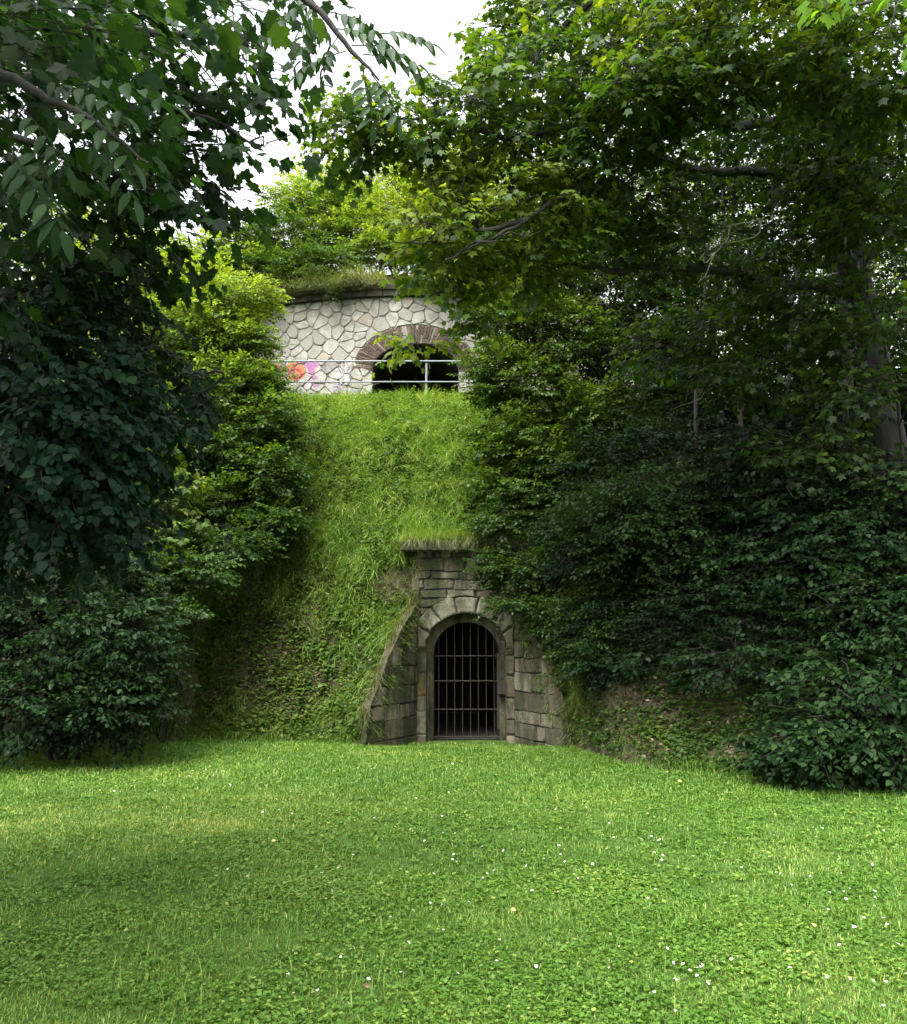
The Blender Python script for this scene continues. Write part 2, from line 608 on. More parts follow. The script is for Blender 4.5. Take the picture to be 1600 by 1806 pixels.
# stones of the front wall
ring_outer = arch_pts(ocx, ohw + RING, osp, OT - osp + RING)
outl = [(PL, -.3), (ring_outer[0][0], -.1)] if ring_outer[0][0] > PL else [(PL, -.3)]
inner_arch = arch_pts(ocx, ohw, osp, OT - osp)
# jamb stones go down to the ground beside the opening, ring stones above the springing
out_full = [(PL, -.3), (OL, -.3)] + inner_arch + [(OR_, -.3), (PR, -.3), (PR, TOPZ), (PL, TOPZ)]
pm = PM()


def tf(x, z, t):
    if x < OL + .02 and .7 < z < 1.9: return random.choice([.97, 1.0, .9])     # ochre stain of the left jamb
    return t


# wall above the ring and jambs below the springing
jamb_l = [(PL, -.3), (OL, -.3), (OL, osp), (PL, osp)]
jamb_r = [(OR_, -.3), (PR, -.3), (PR, osp), (OR_, osp)]
above = [(PL, osp), (max(PL, ring_outer[0][0]), osp)] + [p for p in ring_outer if PL < p[0] < PR] + [(PR, osp), (PR, TOPZ), (PL, TOPZ)]
coursed(pm, jamb_l, front_map, PL, OL, -.3, osp, .36, .6, tfun=tf)
coursed(pm, jamb_r, front_map, OR_, PR, -.3, osp, .36, .6)
coursed(pm, above, front_map, PL, PR, osp, TOPZ, .22, .42, proud=.04)
pm.build('front_wall', M['portal_stone'], portal)
# big voussoirs
pm = PM()
nv = 7
for i in range(nv):
    a0 = math.pi * i / nv + .012; a1 = math.pi * (i + 1) / nv - .012
    sub = 4
    ins = [(ocx - ohw * math.cos(a0 + (a1 - a0) * k / sub), osp + (OT - osp) * math.sin(a0 + (a1 - a0) * k / sub)) for k in range(sub + 1)]
    rr = RING * random.uniform(.85, 1.25)
    outs = [(ocx - (ohw + rr) * math.cos(a0 + (a1 - a0) * k / sub), osp + (OT - osp + rr) * math.sin(a0 + (a1 - a0) * k / sub)) for k in range(sub, -1, -1)]
    pl = ins + outs
    pl = [(min(max(p[0], PL + .005), PR - .005), p[1]) for p in pl]
    stone(pm, roughen(pl[::-1], .06, .012), front_map, random.uniform(.02, .07), random.random(), bev=.03)
pm.build('arch_ring', M['portal_plaster'], portal)
# backing wall (mortar) with the arched opening
pm = PM()


def arch_wall(pm, u0, u1, v0, v1, arch, mapf, rows=1):
    """sheet between u0..u1, v0..v1 with an arched doorway"""
    aL, aR = arch[0][0], arch[-1][0]
    pm.face([mapf(u0, v0, 0), mapf(aL, v0, 0), mapf(aL, v1, 0), mapf(u0, v1, 0)])
    pm.face([mapf(aR, v0, 0), mapf(u1, v0, 0), mapf(u1, v1, 0), mapf(aR, v1, 0)])
    for a, b in zip(arch[:-1], arch[1:]):
        pm.face([mapf(a[0], a[1], 0), mapf(b[0], b[1], 0), mapf(b[0], v1, 0), mapf(a[0], v1, 0)])


def reveal(pm, arch, v0, mapf, o0, o1, t=.5):
    pts = [(arch[0][0], v0)] + list(arch) + [(arch[-1][0], v0)]
    for a, b in zip(pts[:-1], pts[1:]):
        pm.face([mapf(a[0], a[1], o0), mapf(a[0], a[1], o1), mapf(b[0], b[1], o1), mapf(b[0], b[1], o0)], t)


arch_wall(pm, PL - .05, PR + .05, -.2, TOPZ + .05, inner_arch, front_map)
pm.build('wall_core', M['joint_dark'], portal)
IL = P(765, 1200, GY + .35)[0]; IR = P(881, 1200, GY + .35)[0]; IT = P(822, 1097, GY + .35)[2]
icx, ihw = (IL + IR) / 2, (IR - IL) / 2
isp = IT - ihw * .95
in_arch = arch_pts(icx, ihw, isp, IT - isp)
pm = PM()
reveal(pm, inner_arch, -.2, front_map, .0, -.35, .3)
m2 = lambda u, v, o: (u, GY + .35 - o, v)
arch_wall(pm, OL - .02, OR_ + .02, -.2, OT + .1, in_arch, m2)
pm.build('reveal', M['portal_stone'], portal)
pm = PM()
reveal(pm, in_arch, -.2, m2, 0, -7, .3)
pm.face([m2(IL - .1, -.2, -7), m2(IR + .1, -.2, -7), m2(IR + .1, IT + .1, -7), m2(IL - .1, IT + .1, -7)])
pm.face([m2(IL - .1, -.09, 0.0), m2(IR + .1, -.09, 0.0), m2(IR + .1, -.09, -7), m2(IL - .1, -.09, -7)])
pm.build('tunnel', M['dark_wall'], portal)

# wings
def wing(A, B, edge_px, nm):
    """A back (at portal), B foot; edge_px outline of the sloping top in pixels"""
    A = np.array(A); B = np.array(B)
    L = math.hypot(*(B - A)); d = (B - A) / L
    nrm = np.array((d[1], -d[0]))
    if nrm[1] > 0: nrm = -nrm
    # facing towards the axis of the niche
    mid = (A + B) / 2
    if np.dot(np.array((XG, 14.0)) - mid, nrm) < 0: nrm = -nrm

    def mp(u, v, o):
        q = A + d * u + nrm * o
        return (q[0], q[1], v)
    top = []
    for px, py in edge_px:
        # intersect pixel ray with the vertical plane
        c = P(px, py, 1.0)
        den = c[0] * d[1] - c[1] * d[0]
        s = (A[0] * d[1] - A[1] * d[0]) / den
        u = (c[0] * s - A[0]) * d[0] + (c[1] * s - A[1]) * d[1]
        z = CAMZ + (c[2] - CAMZ) * s
        top.append((max(0, min(u, L)), z))
    outline = [(0, -.3), (L, -.3)] + top[::-1]
    if area(outline) < 0: outline = outline[::-1]
    pm = PM()
    pm.face([mp(p[0], p[1], 0) for p in outline])
    core = pm.build('wing_core', M['joint_dark'], portal)
    pm = PM()
    coursed(pm, outline, mp, 0, L, -.3, 3.5, .30, .60, proud=.03)
    w = pm.build('wing_wall', M['portal_stone'], portal)
    tb = PM()
    for (u0, z0), (u1, z1) in zip(top[:-1], top[1:]):
        q = [(u0, z0 - .05), (u1, z1 - .05), (u1 + .01, z1 + .02), (u0 + .01, z0 + .02)]
        f = [mp(a, b, .045 + random.uniform(-.01, .015)) for a, b in q]; bk = [mp(a, b, -.1) for a, b in q]
        tb.prism(f, bk, random.random())
        tb.face(bk[::-1])
    tb.build('wing_coping', M['coping'], portal)
    return top, L, d


lw = wing((PL, GY), (WL, FY), WEDGE_L, 'left')
rw = wing((PR, GY), (WR, FY), WEDGE_R, 'right')
# cornice slab
pm = PM()
x0 = P(708, 960, GY - .22)[0]; x1 = P(935, 960, GY - .22)[0]
nb = 5
for i in range(nb):
    a = x0 + (x1 - x0) * i / nb; b = x0 + (x1 - x0) * (i + 1) / nb
    pm.box(a + .004, b - .004, GY - .24 - random.uniform(0, .03), GY + .3, TOPZ + .0, TOPZ + .15, random.random())
pm.build('cornice', M['cornice'], portal)

# gate
gate = empty('gate', (icx, GY + .42, 0)); gate.parent = portal
gate.location = Vector((icx, GY + .42, 0)) - portal.location


def gchild(name, pts, rad, sides=6, mat='iron'):
    t = Tubes(); t.add(pts, rad, sides)
    me = np_mesh(name, np.concatenate(t.V) - np.array((icx, GY + .42, 0)), np.concatenate(t.F), smooth=True)
    me.materials.append(M[mat])
    o = bpy.data.objects.new(name, me); COL.objects.link(o); o.parent = gate
    return o


gy = GY + .42
for i in range(8):
    x = icx + (i - 3.5) * (2 * ihw) / 8.3
    zt = isp + (IT - isp) * math.sqrt(max(0, 1 - ((x - icx) / ihw) ** 2)) - .01
    gchild('bar', [(x, gy, -.06), (x, gy, zt)], [.0078, .0078])
for k, py in enumerate((1157, 1201, 1251, 1303)):
    z = P(820, py, gy)[2]
    z = max(z, -.05)
    hwid = ihw * .995
    gchild('rail', [(icx - hwid, gy - .018, z), (icx + hwid, gy - .018, z)], [.012, .012], 4)
lb = PM()
lz = P(880, 1218, gy)[2]; lx0 = P(878, 1210, gy)[0]; lx1 = P(897, 1210, gy - .1)[0]
lb.box(lx0 - icx, lx1 - icx, -.2, -.03, P(880, 1224, gy - .1)[2], P(880, 1203, gy - .1)[2])
lo = lb.build('lock_box', M['iron']); lo.parent = gate
strip = PM()
strip.box(lx0 - icx - .012, lx0 - icx + .03, -.03, .02, .1, isp, .5)
so = strip.build('gate_post', M['iron']); so.parent = gate

# ------------------------------------------------------------------ upper fort
FCX, FCY, FR = P(733, 600, 25)[0], 36.5, 11.5
fort = tag(empty('fort', (FCX, FCY - FR, 8.4)), 'curved pale fort wall of irregular white stones with a brick-arched opening above the grassy bank', 'fort')


def fmap(u, v, o):
    """u = arc length from the nearest generator (positive to the right), v = height"""
    a = u / FR
    r = FR + o
    return (FCX + r * math.sin(a), FCY - r * math.cos(a), v)


def u_of(px, py=600):
    c = P(px, py, 1.0)
    # intersect with the cylinder in plan
    dx, dy = c[0], 1.0
    A_ = dx * dx + dy * dy; B_ = -2 * (dx * FCX + dy * FCY); C_ = FCX ** 2 + FCY ** 2 - FR ** 2
    s = (-B_ - math.sqrt(max(0, B_ * B_ - 4 * A_ * C_))) / (2 * A_)
    x, y = dx * s, dy * s
    return math.atan2(x - FCX, FCY - y) * FR, CAMZ + (c[2] - CAMZ) * s


WTOP = u_of(733, 524)[1]
AC = u_of(733, 640)[0]
u_in = u_of(657, 660)[0]
ahw = AC - u_in
a_top = u_of(733, 607)[1]
a_spr = u_of(657, 655)[1]
br = u_of(733, 573)[1] - a_top        # brick ring depth
Z0 = 7.9
open_arch = arch_pts(AC, ahw, a_spr, a_top - a_spr, 28)
# elliptical outer edge of the brick ring
ring_o = arch_pts(AC, ahw + br, a_spr + .02, a_top - a_spr + br, 28)
U0, U1 = -8.5, 7.5
ring_start = [p for p in ring_o if p[1] > a_spr + .02]
outline = [(U0, Z0), (AC - ahw, Z0), (AC - ahw, a_spr)] + [(AC - ahw - br * .75, a_spr + .12)] + [p for p in ring_o[2:-2]] + [(AC + ahw + br * .75, a_spr + .12), (AC + ahw, a_spr), (AC + ahw, Z0), (U1, Z0), (U1, WTOP), (U0, WTOP)]
# voronoi masonry
cells = []
rs = random.Random(5)
v = Z0 - .3
row = 0
while v < WTOP + .3:
    h = rs.uniform(.2, .32)
    u = U0 - rs.random() * .4
    while u < U1 + .3:
        w = rs.uniform(.2, .55)
        cells.append((u + rs.uniform(-.09, .09), v + rs.uniform(-.1, .1)))
        u += w
    v += h
cells = [c for c in cells if rs.random() > .2]
STONES = []
pm = PM()
bound = [(U0 - .6, Z0 - .6), (U1 + .6, Z0 - .6), (U1 + .6, WTOP + .6), (U0 - .6, WTOP + .6)]
for i, c in enumerate(cells):
    cell = bound
    near = sorted(cells, key=lambda q: (q[0] - c[0]) ** 2 + (q[1] - c[1]) ** 2)[1:18]
    for q in near:
        n = (q[0] - c[0], q[1] - c[1])
        d = (q[0] ** 2 + q[1] ** 2 - c[0] ** 2 - c[1] ** 2) / 2
        cell = clip_half(cell, n, d)
        if len(cell) < 3: break
    if len(cell) < 3: continue
    cell = inset_cell(cell, rs.uniform(.005, .011))
    if len(cell) < 3: continue
    # round off the corners a little
    p = clip_convex(outline, cell)
    if len(p) >= 3:
        rp = []
        for k in range(len(p)):
            a, b, c2 = p[k - 1], p[k], p[(k + 1) % len(p)]
            rp += [(b[0] * .8 + a[0] * .2, b[1] * .8 + a[1] * .2), (b[0] * .8 + c2[0] * .2, b[1] * .8 + c2[1] * .2)]
        t = rs.random() * .85
        if rs.random() < .08: t = 1.0
        pr_ = rs.uniform(.02, .045)
        STONES.append((inset_cell(cell, .016), pr_))
        stone(pm, rp, fmap, pr_, t, bev=.018)
pm.build('masonry', M['pale_stone'], fort)
# core behind the stones
pm = PM()
nseg = 60
us = [U0 + (U1 - U0) * i / nseg for i in range(nseg + 1)]
us = sorted(set(us + [p[0] for p in open_arch]))
for a, b in zip(us[:-1], us[1:]):
    m = (a + b) / 2
    if abs(m - AC) < ahw:
        f = lambda u: a_spr + (a_top - a_spr) * math.sqrt(max(0, 1 - ((u - AC) / ahw) ** 2))
        pm.face([fmap(a, f(a), 0), fmap(b, f(b), 0), fmap(b, WTOP, 0), fmap(a, WTOP, 0)])
    else:
        pm.face([fmap(a, Z0, 0), fmap(b, Z0, 0), fmap(b, WTOP, 0), fmap(a, WTOP, 0)])
pm.build('wall_core', M['joint'], fort)
# bricks
pm = PM()
nbk = 64
for i in range(nbk):
    a0 = math.pi * (i + .14) / nbk; a1 = math.pi * (i + .86) / nbk
    cuts = random.choice([(0, 1), (0, .5, 1), (0, .3, 1), (0, .7, 1)])
    for c0, c1 in zip(cuts[:-1], cuts[1:]):
        pl = []
        for a, f in ((a0, c0 + .02), (a0, c1 - .02), (a1, c1 - .02), (a1, c0 + .02)):
            if math.sin(a) * (a_top - a_spr + br) < .0: pass
            pl.append((AC - (ahw + br * f) * math.cos(a), a_spr + (a_top - a_spr + br * f) * math.sin(a)))
        stone(pm, pl, fmap, random.uniform(.03, .045), random.choice([.1, .3, .5, .6, .75, .9, 1.0]), bev=.006)
pm.build('brick_arch', M['brick'], fort)
# square jamb stones either side of the opening are part of the masonry; the tunnel behind
pm = PM()
fr = [(AC - ahw, Z0)] + open_arch + [(AC + ahw, Z0)]
for a, b in zip(fr[:-1], fr[1:]):
    p0, p1 = fmap(a[0], a[1], .03), fmap(b[0], b[1], .03)
    pm.face([p0, (p0[0], p0[1] + 7, p0[2]), (p1[0], p1[1] + 7, p1[2]), p1])
q0 = fmap(AC - ahw, Z0, 0); q1 = fmap(AC + ahw, a_top, 0)
pm.face([(q0[0] - .3, q0[1] + 6.8, Z0), (q1[0] + .3, q0[1] + 6.8, Z0), (q1[0] + .3, q0[1] + 6.8, a_top + .3), (q0[0] - .3, q0[1] + 6.8, a_top + .3)])
pm.build('tunnel', M['dark_wall'], fort)
# cornice: dark drip course then a pale weathered course
pm = PM(); pm2 = PM()
n = 36
for i in range(n):
    a = U0 + (U1 - U0) * i / n + .01; b = U0 + (U1 - U0) * (i + 1) / n - .01
    def blk(pm, a, b, v0, v1, o, t):
        f = [fmap(a, v0, o), fmap(b, v0, o), fmap(b, v1, o), fmap(a, v1, o)]
        k = [fmap(a, v0, -.3), fmap(b, v0, -.3), fmap(b, v1, -.3), fmap(a, v1, -.3)]
        pm.prism(f, k, t)
    blk(pm, a, b, WTOP, WTOP + .17, .16 + random.uniform(0, .02), random.random())
    blk(pm2, a, b, WTOP + .172, WTOP + .36 + random.uniform(-.04, .03), .24 + random.uniform(-.03, .02), random.random())
pm.build('drip_course', M['cornice'], fort)
pm2.build('cornice', M['cornice'], fort)

# graffiti: tags sprayed as thin strokes on the masonry
def stroke(pm, pts, w, o=.052):
    pts = smooth_path([(a, b, 0) for a, b in pts], 5)
    for p, q in zip(pts[:-1], pts[1:]):
        d = q - p; L = math.hypot(d[0], d[1]) + 1e-9
        nx, ny = -d[1] / L * w / 2, d[0] / L * w / 2
        pm.face([fmap(p[0] - nx, p[1] - ny, o), fmap(q[0] - nx, q[1] - ny, o), fmap(q[0] + nx, q[1] + ny, o), fmap(p[0] + nx, p[1] + ny, o)])


def gpx(*pp):
    return [u_of(*p) for p in pp]


def paint(name, c):
    m, n, l, b = new_mat(name)
    t = noise_tex(n, l, 9, 5, .7)
    r = ramp(n, [(.3, tuple(v * .75 for v in c)), (.7, tuple(min(1, v * 1.25) for v in c))])
    l.new(t.outputs[0], r.inputs[0]); l.new(r.outputs[0], b.inputs['Base Color'])
    b.inputs['Roughness'].default_value = .7
    return m


M['p_purple'] = paint('purple_paint', (.22, .09, .20))
M['p_orange'] = paint('orange_paint', (.40, .12, .045))
M['p_lilac'] = paint('lilac_paint', (.22, .16, .26))
M['p_dark'] = paint('dark_paint', (.12, .10, .14))
M['p_red'] = paint('red_paint', (.30, .06, .06))


def blob(pm, pts, o=.05):
    """filled closed outline from pixel points, cut in strips so that it follows the curved wall"""
    pl = [u_of(*p) for p in pts]
    sp = smooth_path([(a, b, 0) for a, b in pl + [pl[0]]], 4)[:-1]
    poly = [(p[0], p[1]) for p in sp]
    if area(poly) < 0: poly = poly[::-1]
    for cell, pr_ in STONES:                       # the paint lies on the stones, the joints show through
        if len(cell) < 3: continue
        q = clip_convex(poly, cell)
        if len(q) >= 3 and abs(area(q)) > 1e-4:
            pm.face([fmap(p[0], p[1], pr_ + .003) for p in q])


def spray(name, mat, label, fn, *a):
    pm = PM(); fn(pm, *a); o = pm.build(name, M[mat], fort); o['label'] = label


spray('graffiti', 'p_orange', 'orange sprayed blob', blob, [(504, 648), (515, 641), (530, 640), (540, 648), (541, 660), (534, 668), (520, 671), (508, 666)], .052)
spray('graffiti', 'p_orange', 'orange sprayed blob', blob, [(470, 640), (484, 641), (496, 646), (500, 655), (488, 650), (474, 648)], .052)
spray('graffiti', 'p_purple', 'purple sprayed shape', blob, [(527, 641), (545, 638), (560, 639), (566, 644), (556, 650), (556, 658), (560, 668), (552, 670), (546, 660), (541, 648)], .055)
spray('graffiti', 'p_purple', 'purple sprayed shape', blob, [(543, 671), (552, 671), (562, 675), (572, 674), (572, 682), (566, 678), (556, 684), (550, 677)], .055)
spray('graffiti', 'p_purple', 'purple sprayed shape', blob, [(488, 652), (497, 647), (506, 652), (512, 662), (506, 668), (500, 660)], .055)
spray('graffiti', 'p_red', 'red sprayed stroke', stroke, gpx((510, 655), (520, 650), (532, 655), (530, 664), (518, 665)), .05, .058)
spray('graffiti', 'p_red', 'red sprayed stroke', stroke, gpx((505, 645), (515, 655), (525, 668)), .04, .058)
spray('graffiti', 'p_lilac', 'lilac sprayed scribble', stroke, gpx((590, 690), (589, 684), (595, 681), (603, 685), (604, 692), (596, 694), (590, 690)), .035, .055)
spray('graffiti', 'p_lilac', 'lilac sprayed scribble', stroke, gpx((592, 691), (594, 684), (597, 690), (600, 684), (602, 691)), .03, .055)
spray('graffiti', 'p_lilac', 'lilac sprayed scribble', stroke, gpx((612, 688), (618, 692), (622, 686), (628, 692), (634, 687), (637, 691)), .02, .055)
spray('graffiti', 'p_lilac', 'lilac sprayed scribble', stroke, gpx((578, 672), (584, 676), (592, 674), (598, 680), (606, 676)), .02, .055)
for pts in ([(572, 640), (574, 652), (578, 660)], [(580, 642), (586, 650), (594, 656), (600, 652)], [(590, 640), (598, 650), (603, 658)], [(570, 652), (572, 646), (576, 642), (575, 655)], [(582, 665), (590, 668), (600, 666)], [(612, 640), (616, 648), (613, 656), (618, 660)], [(622, 644), (620, 656), (616, 668)]):
    spray('graffiti', 'p_dark', 'thin dark sprayed scribble', stroke, gpx(*pts), .018, .055)

# earth on top of the fort
def fort_top(x, y):
    r = np.sqrt((x - FCX) ** 2 + (y - FCY) ** 2)
    return WTOP + .30 + np.clip((FR - .1 - r) * .55, 0, 2.2) + .12 * vnoise(x, y, 1.3, 7.)


xs = np.arange(FCX - 11.7, FCX + 11.8, .2); ys = np.arange(FCY - 11.7, FCY + 11.8, .2)
mound = grid_mesh('mound', xs, ys, fort_top, M['soil'], lambda x, y: (x - FCX) ** 2 + (y - FCY) ** 2 > (FR - .02) ** 2)
tag(mound, 'earth mound on top of the fort', kind='structure')

# ------------------------------------------------------------------ railing
RY = 24.15
rail = tag(empty('railing', (P(606, 690, RY)[0], RY, 8.4)), 'two-bar galvanised railing along the terrace in front of the brick arch', 'railing')
zt = P(606, 637, RY)[2]; zm = P(606, 673.5, RY)[2]
rx0 = P(318, 637, RY)[0]; rx1 = P(1040, 637, RY)[0]
for z, r_ in ((zt, .026), (zm, .022)):
    t = Tubes(); t.add([(rx0, RY, z), (rx1, RY, z)], [r_, r_], 8); t.build('rail', M['galv'], rail)
for px in (314, 460, 606, 752, 898, 1044):
    x = P(px, 637, RY)[0]
    b = PM(); b.box(x - .027, x + .027, RY + .026, RY + .066, float(H(x, RY)) - .2, zt + .05)
    b.build('post', M['galv'], rail)

# ------------------------------------------------------------------ foliage kit
def rot_from(fwd, up):
    """rows-> batch of matrices with columns (side, fwd, up)"""
    f = fwd / (np.linalg.norm(fwd, axis=-1, keepdims=True) + 1e-9)
    s = np.cross(f, up); s /= (np.linalg.norm(s, axis=-1, keepdims=True) + 1e-9)
    u = np.cross(s, f)
    return np.stack([s, f, u], -1)


def fan(outline, zf):
    """triangle fan leaf from an outline (x, y) around a centre"""
    c = np.array([[0, .38]])
    o = np.array(outline, float)
    V = np.vstack([c, o]); V = np.hstack([V, np.zeros((len(V), 1))])
    V[:, 2] = zf(V[:, 0], V[:, 1])
    n = len(o)
    F = np.array([(0, 1 + i, 1 + (i + 1) % n) for i in range(n)])
    return V, F


def maple_outline(detail):
    """5-lobed leaf, base at origin, length 1"""
    c = np.array((0, .38))
    tips = [(-128, .44), (-62, .62), (0, .66), (62, .62), (128, .44)]
    prof = ((-24, .66), (-18, .84), (-10, .78), (0, 1), (10, .78), (18, .84), (24, .66)) if detail else ((0, 1),)
    pts = []
    for i, (a, r) in enumerate(tips):
        for da, rr in prof:
            b = R(a + da); pts.append(c + r * rr * np.array((math.sin(b), math.cos(b))))
        if i < 4:
            b = R((tips[i][0] + tips[i + 1][0]) / 2)
            pts.append(c + ((.40 if i in (1, 2) else .33) if detail else (.37 if i in (1, 2) else .32)) * np.array((math.sin(b), math.cos(b))))
    pts.append((0, .12))
    return pts


LEAF = {}
LEAF['maple_hi'] = fan(maple_outline(True), lambda x, y: -.32 * x * x - .25 * (y - .3) ** 2 + .10 * np.abs(x))
LEAF['maple'] = fan(maple_outline(False), lambda x, y: -.35 * x * x - .25 * (y - .3) ** 2)


def oval(w, k=2, point=.9):
    """folded pointed oval, 4 or 8 triangles"""
    if k == 1:
        V = np.array([(0, 0, 0), (w / 2, .45, .06), (0, 1, -.1), (-w / 2, .45, .06)], float)
        F = np.array([(0, 1, 2), (0, 2, 3)])
    else:
        V = np.array([(0, 0, 0), (w * .42, .22, .07), (w * .5, .5, .05), (w * .27, .82, -.04), (0, 1, -.14), (-w * .27, .82, -.04), (-w * .5, .5, .05), (-w * .42, .22, .07), (0, .45, .0)], float)
        F = np.array([(8, 0, 1), (8, 1, 2), (8, 2, 3), (8, 3, 4), (8, 4, 5), (8, 5, 6), (8, 6, 7), (8, 7, 0)])
    return V, F


LEAF['oval'] = oval(.62)
LEAF['oval_hi'] = oval(.68)
LEAF['round'] = oval(.85)
LEAF['small'] = oval(.72, 1)
LEAF['lance'] = oval(.38)
LEAF['clover'] = oval(.9, 1)


def place_leaves(leaf, pos, fwd, up, size):
    """-> V, F for n leaves"""
    LV, LF = LEAF[leaf]
    Rm = rot_from(fwd, up)                       # n,3,3
    V = np.einsum('nij,kj->nki', Rm, LV) * size[:, None, None] + pos[:, None, :]
    n = len(pos); k = len(LV)
    F = LF[None] + (np.arange(n) * k)[:, None, None]
    return V.reshape(-1, 3), F.reshape(-1, 3)


def make_spray(leaf, lsize, length, nleaf, droop, pet=.25, opposite=True, seed=0, spread=55, pinnate=False):
    """template spray: along +Y, flat in XY. returns V,F,twig pts, leaf index of faces"""
    r = np.random.default_rng(seed)
    pos, fwd, up, size = [], [], [], []
    twigs = []
    n = nleaf
    main = np.array([(.03 * math.sin(3 * t) * length, t * length, -.12 * length * t * t) for t in np.linspace(0, 1, 5)])
    twigs.append(main)
    k = 0
    for i in range(n):
        t = .12 + .88 * (i + .5) / n
        side = 1 if (i % 2) else -1
        base = np.array((.03 * math.sin(3 * t) * length, t * length, -.12 * length * t * t))
        sides = (side, -side) if opposite and i % 2 == 0 else (side,)
        for sd_ in sides:
            a = R(spread + r.uniform(-22, 22)) * sd_ * (1.0 if t < .93 else .3)
            out = np.array((math.sin(a), math.cos(a), 0))
            reach = lsize * pet * r.uniform(.6, 1.8) + (length * .16 * (1 - t) * r.uniform(.0, 1.6))
            p = base + out * reach + np.array((0, 0, r.uniform(-.25, .35) * lsize))
            dr = droop + r.normal(0, 18)
            f = out * math.cos(R(dr)) + np.array((0, 0, -math.sin(R(dr))))
            u = np.array((r.normal(0, .28), r.normal(0, .28), 1))
            pos.append(p); fwd.append(f); up.append(u); size.append(lsize * r.uniform(.62, 1.15))
            if reach > lsize * .5:
                twigs.append(np.array([base, p]))
    pos, fwd, up, size = map(np.array, (pos, fwd, up, size))
    V, F = place_leaves(leaf, pos, fwd, up, size)
    nf = len(LEAF[leaf][1])
    return dict(V=V, F=F, nleaf=len(pos), nf=nf, twig=main, leafpos=pos)


def make_ash(seed, L=.26, npair=4, lsize=.085):
    r = np.random.default_rng(seed)
    pos, fwd, up, size = [], [], [], []
    rac = lambda t: np.array((.02 * math.sin(4 * t), t * L, -.42 * L * t * t))
    for i in range(npair):
        t = .3 + .62 * i / (npair - 1)
        for s in (1, -1):
            a = R(62 + r.uniform(-8, 8)) * s
            pos.append(rac(t)); dr = 35 + r.uniform(-12, 15)
            fwd.append(np.array((math.sin(a) * math.cos(R(dr)), math.cos(a) * math.cos(R(dr)), -math.sin(R(dr)))))
            up.append(np.array((r.normal(0, .15) + s * .2, r.normal(0, .15), 1))); size.append(lsize * r.uniform(.85, 1.1))
    pos.append(rac(1)); fwd.append(np.array((0, .8, -.7))); up.append(np.array((0, .3, 1))); size.append(lsize * 1.1)
    pos, fwd, up, size = map(np.array, (pos, fwd, up, size))
    V, F = place_leaves('lance', pos, fwd, up, size)
    return dict(V=V, F=F, nleaf=len(pos), nf=len(LEAF['lance'][1]), twig=np.array([rac(t) for t in np.linspace(0, 1, 5)]), leafpos=pos)


def pnoise(p, s, seed=0.):
    x, y, z = p[:, 0] * s + seed, p[:, 1] * s - seed, p[:, 2] * s + 2 * seed
    return (np.sin(x * 2.1 + 1.9 * np.sin(y * 1.3 + z)) + np.sin(y * 2.3 + 1.7 * np.sin(z * 1.7 + x * .6)) + np.sin(z * 2.9 + 1.5 * np.sin(x * 1.1 - y * .7))) / 3


